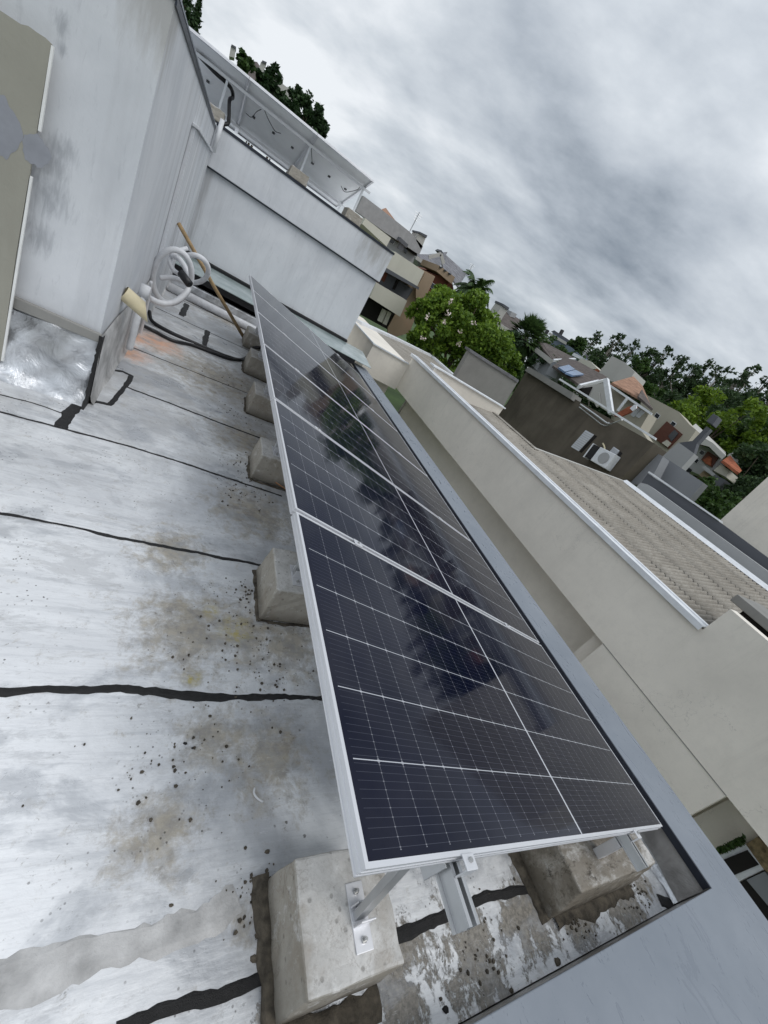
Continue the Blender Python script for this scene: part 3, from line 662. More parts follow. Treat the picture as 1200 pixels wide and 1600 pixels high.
for i in range(1, 6):
    c = copy_tree(proto); c.location = P0+Vector((0, 1.154*i, 0)); c['label'] = pl[i]

# rack under the row: two C rails with brackets, struts and clamps
rack = thing('mounting_rack', 'aluminium rails, struts and clamps holding up the long row of panels', 'mounting rack', (1.5, 3.5, RZ))
def pp(s, y, n): return P0+PX*s+Vector((0, y, 0))+PN*n       # point in the panel frame: along slope, along row, above glass
def crail(s, y0, y1, name='rail'):
    b = MB(); W, H, T = .045, .042, .0035
    def seg(s0, s1, n0, n1):
        q = [pp(s0, y0, n0), pp(s1, y0, n0), pp(s1, y0, n1), pp(s0, y0, n1)]; b.prism(q, (0, y1-y0, 0))
    zt = -.0365
    seg(s, s+W, zt-H, zt-H+T); seg(s, s+T, zt-H+T, zt); seg(s+W-T, s+W, zt-H+T, zt); seg(s+T, s+T+.010, zt-T, zt-.0004); seg(s+W-T-.010, s+W-T, zt-T, zt-.0004)
    seg(s+.0155, s+.0295, zt-H+T, zt-H+.012)
    seg(s-.012, s-.0005, zt-H, zt-H+T)
    return b.build(name, M['alug'], rack)
R1, R2 = .325, 1.735
crail(R1, -.115, 6.95); crail(R2, -.12, 6.95)
for s in (R1, R2):
    for k in range(7):
        y = k*1.154-.010
        if k == 0: q = (-.030, .002)
        elif k == 6: q = (6*1.154-.022, 6*1.154+.012)
        else: q = (y-.018, y+.018)
        b = MB()
        b.prism([pp(s+.004, q[0], .0008), pp(s+.052, q[0], .0008), pp(s+.052, q[0], .0048), pp(s+.004, q[0], .0048)], (0, q[1]-q[0], 0))
        if k == 0:
            b.prism([pp(s+.004, -.031, -.036), pp(s+.052, -.031, -.036), pp(s+.052, -.031, .0045), pp(s+.004, -.031, .0045)], (0, .004, 0))
        cl = b.build('clamp', M['alu'], rack, bevel=.0012)
        yc = (q[0]+q[1])/2 if k else -.012
        c0 = pp(s+.028, yc, .005); MB().tube([c0, c0+PN*.006], .006, 6).build('bolt', M['steel'], cl)
zt = -.0365
for k, y in enumerate((.02, 1.62, 3.05, 4.35, 5.58, 6.72)):
    top_ = pp(R1-.012, y+.0, zt-.020); base = Vector((top_.x+.035, y+.01 if k else .20, -1.487)); 
    if k == 0: base = Vector((.905, .195, -1.498)); top_ = pp(R1-.02, .06, zt-.02)
    st = MB().bar(base, top_, .040, .022, (0, 1, 0)).build('strut', M['alug'], rack, bevel=.002)
    b = MB().box(base.x-.028, base.x-.0235, base.y-.075, base.y+.075, -1.499, -1.440)
    b = MB().box(base.x-.03, base.x+.03, base.y-.08, base.y+.08, base.z+.0, base.z+.005).box(base.x-.026, base.x+.026, base.y+.020, base.y+.025, base.z+.005, base.z+.055).box(base.x-.026, base.x+.026, base.y-.025, base.y-.020, base.z+.005, base.z+.055)
    br = b.build('foot_bracket', M['alu'], rack, bevel=.0015)
    for dy in (-.055, .055): MB().tube([(base.x, base.y+dy, base.z+.005), (base.x, base.y+dy, base.z+.013)], .009, 6).tube([(base.x, base.y+dy, base.z+.013), (base.x, base.y+dy, base.z+.024)], .0045, 8).build('bolt', M['steel'], br)
    # top plate fixing the strut to the rail
    tp = MB().prism([pp(R1-.018, y-.03, zt-.075), pp(R1-.013, y-.03, zt-.075), pp(R1-.013, y-.03, zt+.0), pp(R1-.018, y-.03, zt+.0)], (0, .07, 0)).build('rail_plate', M['alug'], rack, bevel=.001)
    for nn_, yy in ((-.030, -.005), (-.058, .018)):
        c0 = pp(R1-.018, y+yy, zt+nn_); MB().tube([c0, c0-PX*.008], .009, 6).tube([c0-PX*.008, c0-PX*.02], .0045, 8).build('bolt', M['steel'], tp)
    # low foot of the right rail
    rb = pp(R2+.022, y, zt-.042); 
    y = max(y, .16); MB().box(rb.x-.028, rb.x+.028, y-.02, y+.02, -1.497, rb.z-.001).build('low_foot', M['alu'], rack, bevel=.002)
for k, y0 in enumerate((1.47, 2.9, 4.2, 5.43, 6.57)):
    block(1.98, 2.64, y0, y0+.34, -1.50, 'low concrete block hidden under the lower edge of the panels', .03, 40+k, 'concrete blocks under the lower panel edge')

# ---------------------------------------------------------------- loose things on the roof
o = MB().tube([(-.40, 7.62, -1.655), (.9, 7.60, -1.655), (2.3, 7.58, -1.655)], .062, 16).build('drain_pipe', M['pvc'], smooth=True)
tag(o, 'thick white pipe lying across the roof before the glass strip', 'pipe')
for x in (.2, 1.4):
    o = MB().box(x-.04, x+.04, 7.5, 7.72, RZ+.001, -1.716).build('pad', M['black']) if False else None
t = thing('pvc_stub', 'short cream pipe stub sticking out of the side wall', 'pipe stub', (-.45, 4.05, -1.05))
a = at(193, 457, 'x', -.47); b = Vector((-.30, a.y+.03, a.z-.075))
rr = .058; q = MB(); d = (b-a).normalized(); ux = d.orthogonal().normalized(); uy = d.cross(ux); sg = 18
vo = []; 
for j in range(sg):
    th = 2*math.pi*j/sg; r_ = ux*math.cos(th)+uy*math.sin(th)
    cut = -r_.z*.055
    vo.append((a+r_*rr, b+r_*rr+d*cut, b+r_*(rr-.005)+d*cut, a+r_*(rr-.005)+d*.06))
vs = [p for g in vo for p in g]; fs = []
for j in range(sg):
    k = (j+1) % sg
    for i in range(3): fs.append((j*4+i, k*4+i, k*4+i+1, j*4+i+1))
finish('pipe_wall', vs, fs, M['cream'], t, False, True, 0)
MB().tube([a+d*.065, a+d*.07], rr-.006, 16).build('dark_bore', M['void'], t)

# white corrugated conduit coiled against the wall, with its riser
coil = thing('coiled_conduit', 'white flexible conduit looped twice beside the wooden stick, taped black', 'conduit coil', (-.2, 5.6, RZ))
YC = 5.6
def ring(cu, cv, ru, rv, yv, a0, a1, rot=0, dy=0, n=44):
    pts = []
    for k in range(n+1):
        a = a0+(a1-a0)*k/n; x_ = ru*math.cos(a); y_ = rv*math.sin(a)
        u = cu+x_*math.cos(rot)-y_*math.sin(rot); v_ = cv+x_*math.sin(rot)+y_*math.cos(rot)
        pts.append(at(u, v_, 'y', yv+dy*math.sin(a)))
    return pts
tr = .030
big = ring(269, 432, 30, 42, 5.5, 0, 2*math.pi, .12, .12)
MB().tube(big[:-1], tr, 14, closed=True).build('large_loop', M['pvc'], coil, smooth=True)
sm = ring(302, 420, 24, 21, 5.9, -2.4, 2.0, .4, .15)
MB().tube(sm, tr*.95, 14).build('small_loop', M['pvc'], coil, smooth=True)
low = smoothpath([at(228, 458, 'y', 5.1), at(236, 467, 'y', 5.2), at(255, 474, 'y', 5.3), at(275, 470, 'y', 5.4), at(292, 455, 'y', 5.5), at(296, 435, 'y', 5.6), at(283, 408, 'y', 5.7), at(268, 398, 'y', 5.8)])
MB().tube(low, tr, 14).build('lower_loop', M['pvc'], coil, smooth=True)
arm = smoothpath([at(250, 434, 'y', 5.55), at(270, 434, 'y', 5.55), at(288, 440, 'y', 5.5)]); MB().tube(arm, tr*.9, 12).build('inner_length', M['pvc'], coil, smooth=True)
inn = smoothpath([at(280, 429, 'y', 5.75), at(270, 420, 'y', 5.75), at(266, 405, 'y', 5.8), at(276, 393, 'y', 5.9), at(292, 388, 'y', 6.0)]); MB().tube(inn, tr*.8, 12).build('inner_length', M['pvc'], coil, smooth=True)
a = at(283, 427, 'y', 5.35); b = at(296, 444, 'y', 5.25); MB().tube([a, a.lerp(b, .5), b], .041, 12).build('black_tape', M['black'], coil, smooth=True)
riser = smoothpath([at(202, 545, 'x', -.39), at(212, 505, 'x', -.39), at(224, 462, 'x', -.39)])
MB().tube(riser, .030, 14).build('riser', M['pvc'], coil, smooth=True)
j_ = at(226, 455, 'x', -.39); MB().tube([j_-Vector((0, 0, .06)), j_+Vector((0, 0, .05))], .040, 14).build('coupling', M['pvc'], coil, smooth=True)
st = smoothpath([at(214, 545, 'x', -.40), at(232, 468, 'x', -.40), at(236, 440, 'x', -.41)]); MB().tube(st, .014, 10).build('thin_riser', M['pvc'], coil, smooth=True)

o = MB().tube([at(279, 349, 'x', -.415), at(330, 437, 'y', 6.86).lerp(at(279, 349, 'x', -.415), 0) if False else (at(279, 349, 'x', -.415)+at(382, 529, 'z', -1.70))/2+Vector((0, 0, -.01)), at(382, 529, 'z', -1.70)], [.024, .024, .026], 8).build('wooden_stick', M['wood'], smooth=True)
tag(o, 'brown wooden pole leaning from the roof against the side wall', 'wooden pole')

def zt_(u, v, h=.02): return at(u, v, 'z', RZ+h)
cab = smoothpath([at(233, 486, 'z', RZ+.10), zt_(238, 502, .03), zt_(262, 517), zt_(290, 530), zt_(325, 545), zt_(352, 556), zt_(375, 562), zt_(388, 556), zt_(392, 547, .06), zt_(400, 543, .10), zt_(425, 545, .10)], 8)
tag(MB().tube(cab, .021, 10).build('black_cable', M['black'], smooth=True), 'thick black cable curving from the wall and ending by the dark block', 'cable', 'black cables on the roof')
cab = smoothpath([at(222, 508, 'z', RZ+.05), zt_(240, 517), zt_(270, 532), zt_(300, 539), zt_(335, 552), zt_(362, 561), zt_(384, 561), zt_(396, 551, .07), zt_(425, 549, .08)], 8)
tag(MB().tube(cab, .019, 10).build('black_cable', M['black'], smooth=True), 'black cable starting at the rust stain by the white riser', 'cable', 'black cables on the roof')
cab = smoothpath([at(224, 505, 'z', RZ+.03), zt_(250, 517, .01), zt_(280, 530, .01), zt_(310, 540, .01), zt_(340, 551, .01)], 6)
tag(MB().tube(cab, .006, 8).build('thin_wire', M['pvc'], smooth=True), 'thin pale wire beside the two black cables', 'wire')
cw = [zt_(406, 738, .03), zt_(425, 750, .035), zt_(446, 764, .035)]
tag(MB().tube(smoothpath(cw, 5), .004, 6).build('copper_wire', simple('copper', (.55, .26, .12), .35, .9)), 'short copper wire at the foot of the third block', 'wire')
o = MB().tube([Vector((-.40, 9.05, .255)), Vector((-.40, 9.10, .70))], .035, 14).build('vent_pipe', M['pvc'], smooth=True)
tag(o, 'short thin white pipe standing in the far top corner', 'pipe')
# white worm of sealant
wp = smoothpath([zt_(398, 1231, .004), zt_(397, 1240, .004), zt_(403, 1248, .004), zt_(411, 1253, .004)], 5)
tag(MB().tube(wp, .004, 8).build('sealant_curl', M['pvc'], smooth=True), 'small white curl of sealant on the grey roof', 'sealant curl')
# gravel and crumbs gathered along the blocks: uncountable bits
b = MB(); rnd = random.Random(5)
spots = [(430, 960, .22), (395, 930, .14), (380, 730, .2), (380, 770, .25), (375, 650, .3), (350, 1000, .3), (300, 1180, .3), (400, 1400, .12), (900, 1440, .15), (1000, 1400, .16), (760, 1480, .25), (420, 1050, .2), (370, 600, .5)]
for (u, v_, r_) in spots:
    c = at(u, v_, 'z', RZ)
    for _ in range(70):
        x = c.x+rnd.gauss(0, r_*.5); y = c.y+rnd.gauss(0, r_*.4); s_ = rnd.choice((.0015, .002, .003, .004, .006))
        if x > 2.95 or y < -.08 or x < -.3: continue
        z = RZ+.001; k = [Vector((x+s_*math.cos(a)*rnd.uniform(.7, 1.4), y+s_*math.sin(a)*rnd.uniform(.7, 1.4), z)) for a in (0, 1.3, 2.5, 3.8, 5.0)]
        b.prism(k, (0, 0, s_*.8))
tag(b.build('grit', M['silt']), 'dark grit and crumbs scattered over the roof near the blocks', 'grit', None, 'stuff')
rnd = random.Random(9)
pb = [(697, 1577), (800, 1548), (872, 1503), (290, 1161), (302, 1168), (268, 1414), (398, 1498), (418, 1330)]
for k, (u, v_) in enumerate(pb):
    c = at(u, v_, 'z', RZ+.004); s_ = (.010, .008, .014, .006, .005, .005, .010, .008)[k]
    vs = []; 
    for i in range(3):
        for j in range(7):
            a = j*2*math.pi/7; rr = s_*(1, .85, .4)[i]*rnd.uniform(.8, 1.2); vs.append((c.x+rr*1.4*math.cos(a+k), c.y+rr*math.sin(a+k), RZ+.001+s_*.45*i*.5))
    fs = [(i*7+j, i*7+(j+1) % 7, (i+1)*7+(j+1) % 7, (i+1)*7+j) for i in range(2) for j in range(7)]+[tuple(14+j for j in range(7))]
    lb = ['black flat scrap on the white membrane near the bottom edge', 'small dark pebble beside the end parapet cap', 'rounded grey pebble on white foil by the end parapet', 'dark pebble, left one of the pair mid roof',
          'dark pebble, right one of the pair mid roof', 'tiny dark pebble below the grey mastic band', 'grey pebble against the silt of the nearest block', 'dark crumb above the nearest block'][k]
    tag(finish('pebble', vs, fs, M['tar'] if k in (0, 3, 4) else M['silt'], None, False, True, 0), lb, 'pebble', 'pebbles on the roof')

# ---------------------------------------------------------------- far rooftop array seen from below
T2 = math.radians(13.2)
grpB = 'solar panels seen from below on the far roof'
# long side goes down and away from us (+Y); local x -> (0, cos, -sin), local y -> -X direction
R3 = Matrix(((0, -1, 0), (math.cos(T2), 0, math.sin(T2)), (-math.sin(T2), 0, math.cos(T2)))).to_4x4()
R3 = Matrix(((0, -1, 0, 0), (math.cos(T2), 0, math.sin(T2), 0), (-math.sin(T2), 0, math.cos(T2), 0), (0, 0, 0, 1)))
for k, (xr, lb) in enumerate(((2.055, 'rightmost panel of the far array, underside with white posts'), (.915, 'middle panel of the far array seen from beneath'), (-.225, 'left panel of the far array, partly behind the left wall'))):
    c = copy_tree(proto); c.rotation_euler = R3.to_euler(); c.location = (xr, 9.05, 1.372); c['label'] = lb; c['group'] = grpB
    c.name = 'solar_module'
rk = thing('mounting_rack', 'white rails and posts under the far array on the upper roof', 'mounting rack', (.5, 9.6, .64))
def fp(x, s, n): return Vector((x, 9.05+s*math.cos(T2)+n*math.sin(T2), 1.372-s*math.sin(T2)+n*math.cos(T2)))
for s in (.42, 1.85):
    a, b = fp(-1.6, s, -.058), fp(2.16, s, -.058); MB().bar(a, b, .045, .042, (0, 0, 1)).build('rail', M['alu'], rk, bevel=.002)
for x in (-.50, .92, 2.02):
    a = fp(x, .42, -.08); MB().bar((x, a.y, .80), a, .035, .03, (0, 1, 0)).build('post', M['white'], rk, bevel=.002)
    a = fp(x, 1.85, -.08); MB().bar((x, a.y, .645), a, .035, .03, (0, 1, 0)).build('post', M['white'], rk)
for x, lb in ((-.56, 'left concrete block on the far coping under a post'), (.90, 'middle concrete block on the far coping'), (2.03, 'right concrete block on the far coping beside the panel end')):
    block(x-.16, x+.16, 9.24, 9.60, .80, lb, .01, int(x*10)+70, 'concrete blocks on the far coping', .642)
for k, (pts) in enumerate(([(fp(-.98, .5, -.02)), fp(-.7, .45, -.09), fp(-.45, .55, -.08), fp(-.38, .7, -.12), Vector((-.40, 9.45, 1.0)), Vector((-.34, 9.4, .80)), Vector((-.33, 9.35, .72)), Vector((-.40, 9.3, .66))],
                           [fp(-.15, 1.15, -.03), fp(-.05, .95, -.10), fp(.0, .7, -.07), fp(.05, .45, -.09)],
                           [fp(.45, .9, -.03), fp(.35, .8, -.09), fp(.2, .6, -.09), fp(.1, .45, -.07)], [fp(1.15, 1.1, -.03), fp(1.1, .9, -.1), fp(1.0, .6, -.09), fp(.95, .45, -.07)], [fp(1.75, 1.1, -.03), fp(1.85, 1.0, -.10), fp(1.95, .6, -.09), fp(1.95, .45, -.08)])):
    lb = ['thick black cable hanging at the left end of the far array', 'thin cable looping under the left panel of the far array', 'thin cable under the middle panel of the far array', 'thin cable beside the middle post of the far array', 'thin cable under the right panel of the far array'][k]
    tag(MB().tube(smoothpath(pts, 6), .028 if k == 0 else .006, 8).build('black_cable', M['black'], smooth=True), lb, 'cable', 'cables under the far array')

# ---------------------------------------------------------------- beige neighbour house with corrugated roof
XN = 5.5
nb = thing('house', 'beige rendered neighbour house with white capped parapet across the gap', 'house', (8, 5, -8.8))
zc = -1.03; zb = -2.04
w1 = MB().box(XN, XN+.18, 1.54, 11.1, zb, zc-.02)                          # parapet and upper wall
w1.box(XN, XN+.18, -6, 1.54, zb, -.70)                                      # taller part near us
w1.box(XN+.002, XN+.178, .32, 2.08, -8.8, zb)                                # pier between the two recesses
w1.box(XN+.18, XN+.75, 2.08, 11.1, zb, zb+.12)                              # soffit
w1.build('wall', M['beige'], nb)
MB().box(XN+.60, XN+.8, 2.08, 11.1, -8.8, zb).build('recessed_wall', M['beige'], nb)
MB().box(XN+.181, XN+1.3, 2.081, 2.3, -8.8, zb-.001).build('recess_return', M['beige'], nb)
MB().box(XN-.006, XN+.0, .32, 2.08, zb-.004, zb+.004).build('joint_line', M['concw'], nb)
MB().prism([(XN-.04, 1.55, zc+.005), (XN+.22, 1.55, zc+.005), (XN+.22, 1.55, zc+.022), (XN-.04, 1.55, zc+.022)], (0, 9.7, 0)).box(XN-.046, XN-.0405, 1.55, 11.2, zc-.05, zc+.022).box(XN+.08, XN+.11, 1.55, 11.2, zc+.022, zc+.034).build('parapet_cap', M['white'], nb, bevel=.003)
# far return wall with its own roof behind
MB().box(4.25, XN-.002, 11.0, 16.5, -2.10, -1.30).build('rear_wing_wall', M['beige'], nb)
MB().box(3.4, XN-.002, 11.5, 16.5, -8.8, -2.102).box(3.4, 4.25, 11.5, 16.5, -2.101, -1.9).build('rear_wing_base', M['beige'], nb)
MB().box(4.21, XN-.05, 10.96, 11.02, -1.298, -1.262).box(4.21, 4.27, 11.02, 16.5, -1.298, -1.262).build('rear_wing_cap', M['white'], nb)
rp = [at(560, 503, 'z', -1.27), at(622, 531, 'z', -1.27), at(675, 557, 'z', -1.27), at(711, 589, 'z', -1.27)]
MB().prism([(4.28, 11.03, -1.40), (XN+.2, 11.03, -1.40), (8.3, 10.0, -1.40), (9.75, 15.2, -1.34), (9.9, 18.3, -1.34), (7.0, 16.0, -1.34), (4.6, 14.3, -1.34)], (0, 0, .045)).build('rear_roof', M['fibre'], nb)
for a, b in zip(rp[:-1], rp[1:]): MB().bar(a, b, .28, .10).build('roof_flashing', M['white'], nb)
# cross wall with white cap
MB().box(XN+.18, 8.46, 10.0, 10.16, -2.0, -.905).build('cross_wall', M['beige'], nb)
MB().box(XN+.1, 8.50, 9.95, 10.20, -.903, -.865).build('cross_wall_cap', M['white'], nb, bevel=.004)
# corrugated sheets rising away from us
def corr(x0, x1, y0, y1, zfun, pitch=.10, amp=.018, name='corrugated_sheet'):
    n = int((y1-y0)/pitch*8); m = max(2, int((x1-x0)/.92)); vs = []; fs = []
    for r in range(m):
        xa = x0+(x1-x0)*r/m; xb = x0+(x1-x0)*(r+1)/m+.05; lift = .0
        k0 = len(vs)
        for i in range(n+1):
            y = y0+(y1-y0)*i/n; c = amp*math.cos(2*math.pi*(y-y0)/pitch)
            for (x, dz) in ((xa, .0), (xb, .020)):
                vs.append((x, y, zfun(x)+c+dz+.014*((y-y0)/.9 % 1)))
        for i in range(n):
            a = k0+i*2; fs.append((a, a+1, a+3, a+2))
    o = finish(name, vs, fs, M['fibre'], nb, False, True, 0)
    sl = o.modifiers.new('thick', 'SOLIDIFY'); sl.thickness = .007
    return o
zf = lambda x: -1.40+.107*(x-5.6)-.075
corr(5.68, 12.2, -2.0, 7.7, zf)
for k in range(1, 7):
    xx_ = 5.68+6.52*k/7; v_ = []; f_ = []
    for i in range(900):
        y = -2+9.69*i/899; sh = .035*int((y+2)/.9 % 3); c_ = .018*math.cos(2*math.pi*(y+2)/.10)+.014*((y+2)/.9 % 1)+.0215
        v_ += [(xx_+.035+sh, y, zf(xx_)+c_+.002), (xx_+.052+sh, y, zf(xx_)+c_-.004)]
    for i in range(899): f_.append((i*2, i*2+1, i*2+3, i*2+2))
    finish('lap_shadow', v_, f_, M['void'], nb, False, False, 0)  # dark ribbons drawn in as the shadow lines of the end laps
corr(5.68, 8.2, 7.7, 9.98, zf, name='corrugated_sheet')
MB().box(7.3, 12.2, -2.0, 9.9, -8.8, -2.3).build('attic_wall', M['beige'], nb)
v_ = []
rf = MB().prism([(12.1, -3, zf(12.2)+.03), (12.26, -3, zf(12.2)+.12), (12.42, -3, zf(12.2)+.10), (12.42, -3, zf(12.2)-.25), (12.36, -3, zf(12.2)-.25)], (0, 10.75, 0)).build('ridge_flashing', M['white'], nb)
MB().prism([(8.16, 7.66, zf(8.2)+.05), (8.3, 7.66, zf(8.2)+.07), (8.3, 7.66, zf(8.2)-.2)], (0, 2.3, 0)).build('verge', M['fibre'], nb)
MB().prism([(8.2, 7.70, zf(8.2)-.3), (12.3, 7.70, zf(12.3)-.3), (12.3, 7.70, zf(12.3)+.06), (8.2, 7.70, zf(8.2)+.06)], (0, .08, 0)).build('verge', M['pale'], nb)
# second recess low on the right with window and patio
MB().box(XN+.55, XN+.65, -6, .319, -8.8, zb-.01).build('recessed_wall', M['beige'], nb)
XR = XN+.54
def pxw(pts, ax, val, off, name, m, parent, bevel=0):
    return MB().prism([at(u, v, ax, val) for (u, v) in pts], off).build(name, m, parent, bevel=bevel)
b = MB(); rnd = random.Random(61)
for _ in range(420): leafquad(b, at(rnd.uniform(1122, 1164), 0, 'x', XR) if False else at(1121+42*(q_ := rnd.random()), 1330-20*q_+rnd.uniform(-4, 6), 'x', XR-.06-rnd.random()*.08), rnd.uniform(.012, .03), rnd)
b.build('sill_plants', M['leaf_mid'], nb)
wf = pxw([(1125, 1336), (1168, 1318), (1196, 1357), (1155, 1377)], 'x', XR, (-.04, 0, 0), 'window', M['white'], nb)
pxw([(1131, 1343), (1168, 1328), (1186, 1351), (1148, 1367)], 'x', XR-.045, (-.01, 0, 0), 'pane', M['void'], wf)
pxw([(1168, 1318), (1186, 1306), (1215, 1330), (1215, 1370), (1196, 1357)], 'x', XR, (-.05, 0, 0), 'stone_panel', M['stone'], nb)
pxw([(1155, 1379), (1196, 1359), (1240, 1420), (1200, 1440)], 'x', XR, (-.02, 0, 0), 'dark_opening', M['void'], nb)
pxw([(1168, 1374), (1196, 1361), (1240, 1410), (1215, 1430)], 'x', XR-.03, (-.03, 0, 0), 'shade_panel', M['greym'], nb)
# slab standing over the near end of the sheets
slab = thing('chimney_slab', 'mossy concrete slab over a dark opening at the right edge of the corrugated roof', 'chimney slab', (7.5, 0, -1))
a = at(1152, 928, 'x', 6.9)
MB().box(6.9, 7.9, a.y-3, a.y, a.z-.12, a.z).build('slab', M['concw'], slab, bevel=.01)
MB().box(7.05, 7.75, a.y-2.9, a.y-.15, -1.6, a.z-.13).build('opening', M['void'], slab)

# ---------------------------------------------------------------- buildings behind: each face stands on its own plane with real depth
def house(label, cat='house', name='house', loc=(0, 0, -8)): return thing(name, label, cat, loc)
def face(pts, ax, val, depth, name, m, parent, bevel=0):
    off = {'x': (depth, 0, 0), 'y': (0, depth, 0)}[ax]
    return MB().prism([at(u, v, ax, val) for (u, v) in pts], off).build(name, m, parent, bevel=bevel)
def winon(pts, ax, val, parent, m='pane', name='window', d=.05, out=.04):
    return face(pts, ax, val-out, d, name, M[m], parent)
# olive house with the air conditioner
oh = house('dark olive rendered house with air conditioner and two white louvred windows', loc=(15, 12, -8))
face([(822, 581), (1023, 693), (968, 750), (940, 790), (770, 700), (779, 651)], 'x', 14, .9, 'wall', M['olive'], oh)
face([(820, 579), (826, 573), (896, 614), (892, 624)], 'x', 13.75, .6, 'eaves_slab', M['concw'], oh)
face([(873, 593), (875, 591), (1025, 684), (1023, 687)], 'x', 13.9, .08, 'roof_edge', M['white'], oh)
for pts in ([(892, 698), (915, 672), (928, 679), (904, 705)], [(950, 708), (959, 698), (968, 704), (959, 716)]):
    f_ = winon(pts, 'x', 14, oh, 'shut', 'louvred_window', .03, .012)
    a0 = at(*pts[0], 'x', 13.985); a1 = at(*pts[1], 'x', 13.985); a2 = at(*pts[3], 'x', 13.985)
    for k in range(1, 10):
        p = a0.lerp(a1, k/10); q = p+(a2-a0); MB().bar(p, q, .012, .012, (1, 0, 0)).build('slat', M['greyw'], f_)
    d = (at(*pts[3], 'x', 14)-at(*pts[0], 'x', 14)).normalized()
    q0 = at(*pts[3], 'x', 13.99)+d*.03; q1 = at(*pts[2], 'x', 13.99)+d*.03
    MB().prism([q0, q1, q1+d*.14, q0+d*.14], (-.004, 0, 0)).build('reveal', M['void'], oh)
ac = thing('air_conditioner', 'white air conditioner unit on the olive wall between the louvred windows', 'air conditioner', at(940, 715, 'x', 13.8))
A = [at(938, 698, 'x', 13.6), at(962, 710, 'x', 13.6), at(945, 732, 'x', 13.6), at(922, 719, 'x', 13.6)]
MB().prism(A, (.38, 0, 0)).build('casing', M['white'], ac, bevel=.02)
c = (A[0]*.42+A[1]*.58)*.5+(A[3]*.42+A[2]*.58)*.5
import itertools
uu = (A[1]-A[0]).normalized(); vv = (A[3]-A[0]).normalized(); hgt = (A[3]-A[0]).length
MB().prism([c+uu*math.cos(t_)*hgt*.36+vv*math.sin(t_)*hgt*.36 for t_ in [k*math.pi/10 for k in range(20)]], (-.02, 0, 0)).build('fan_grille', M['greyw'], ac)
MB().prism([A[0]-uu*.30+vv*.02, A[0]-uu*.02+vv*.02, A[3]-uu*.02-vv*.03, A[3]-uu*.30-vv*.03], (.3, 0, 0)).build('side_coil', M['black'], ac)
MB().prism([A[0]-uu*.36, A[0]-uu*.30, A[3]-uu*.30+vv*.02, A[3]-uu*.36+vv*.02], (.34, 0, 0)).build('side_panel', M['white'], ac)
pp_ = smoothpath([at(942, 693, 'x', 13.85), at(944, 697, 'x', 13.8), at(945, 702, 'x', 13.8)], 5); MB().tube(pp_, .03, 8).build('hose', M['cream'], ac)
bars = thing('wall_bracket', 'galvanised pipe bracket on the olive wall below the roof edge', 'bracket', at(920, 645, 'x', 13.9))
MB().tube(smoothpath([at(907, 632, 'x', 13.8), at(930, 648, 'x', 13.7), at(948, 661, 'x', 13.7), at(952, 660, 'x', 13.7)], 4), .035, 8).build('upper_tube', M['alug'], bars)
MB().tube(smoothpath([at(905, 636, 'x', 13.9), at(928, 654, 'x', 13.9), at(944, 665, 'x', 13.9), at(958, 661, 'x', 13.7), at(972, 656, 'x', 13.6)], 4), .022, 8).build('lower_tube', M['alug'], bars)
# grey raw wall to the left of it
rw = house('raw grey concrete wall standing between the leafy tree and the olive house', 'wall', 'boundary_wall', (10, 13, -2))
face([(735, 549), (809, 597), (783, 641), (760, 660), (700, 610)], 'y', 13, .25, 'wall', M['concw'], rw)
face([(735, 546), (811, 594), (809, 598), (734, 550)], 'y', 12.95, .4, 'coping', M['tile_grey'], rw)
# grey modern house
gm = house('modern grey rendered house with stepped boxes right of the olive house', loc=(15, 4, -8))
face([(985, 770), (1001, 754), (1012, 757), (1200, 893), (1320, 985), (1300, 1060), (1180, 960)], 'x', 12.75, .5, 'low_wall', M['greyw'], gm)
face([(1000, 757), (1012, 740), (1060, 772), (1123, 815), (1200, 872), (1330, 975), (1330, 1010), (1200, 895)], 'x', 13.35, .5, 'band_wall', M['greyd'], gm)
face([(1012, 738), (1014, 736), (1123, 811), (1123, 814)], 'x', 13.3, .3, 'band_edge', M['white'], gm)
face([(968, 753), (1018, 704), (1036, 713), (1012, 760)], 'x', 14.6, .5, 'wall', M['greym'], gm)
face([(1035, 712), (1099, 754), (1060, 800), (1005, 765)], 'x', 15.6, .4, 'wall', M['greym'], gm)
face([(1034, 714), (1060, 691), (1085, 709), (1064, 732)], 'x', 18, .4, 'upper_box', M['greyw'], gm)
ch = house('tall dark square chimney rising against the lime green trees', 'chimney', 'chimney', (19, 6, 0))
MB().prism([at(1075, 706, 'x', 19), at(1083, 711, 'x', 19), at(1089, 693, 'x', 19), at(1110, 670, 'x', 19), at(1104, 666, 'x', 19), at(1082, 689, 'x', 19), at(1058, 692, 'x', 19)], (.25, 0, 0)).build('shaft', M['greyd'], ch)
MB().prism([at(1103, 658, 'x', 18.9), at(1113, 664, 'x', 18.9), at(1123, 651, 'x', 18.9), at(1114, 646, 'x', 18.9)], (.4, 0, 0)).build('cowl', M['greyd'], ch, bevel=.02)
# large pale tower wall at the right edge
tw = house('tall plain beige wall of a house at the right edge of the picture', loc=(16, 2, -8))
MB().prism([at(1123, 815, 'x', 14.2), at(1200, 745, 'x', 14.2), at(1320, 640, 'x', 14.2), at(1500, 900, 'x', 14.2), at(1330, 1010, 'x', 14.2), at(1200, 905, 'x', 14.2)], (4, 0, 0)).build('wall', M['beige'], tw)
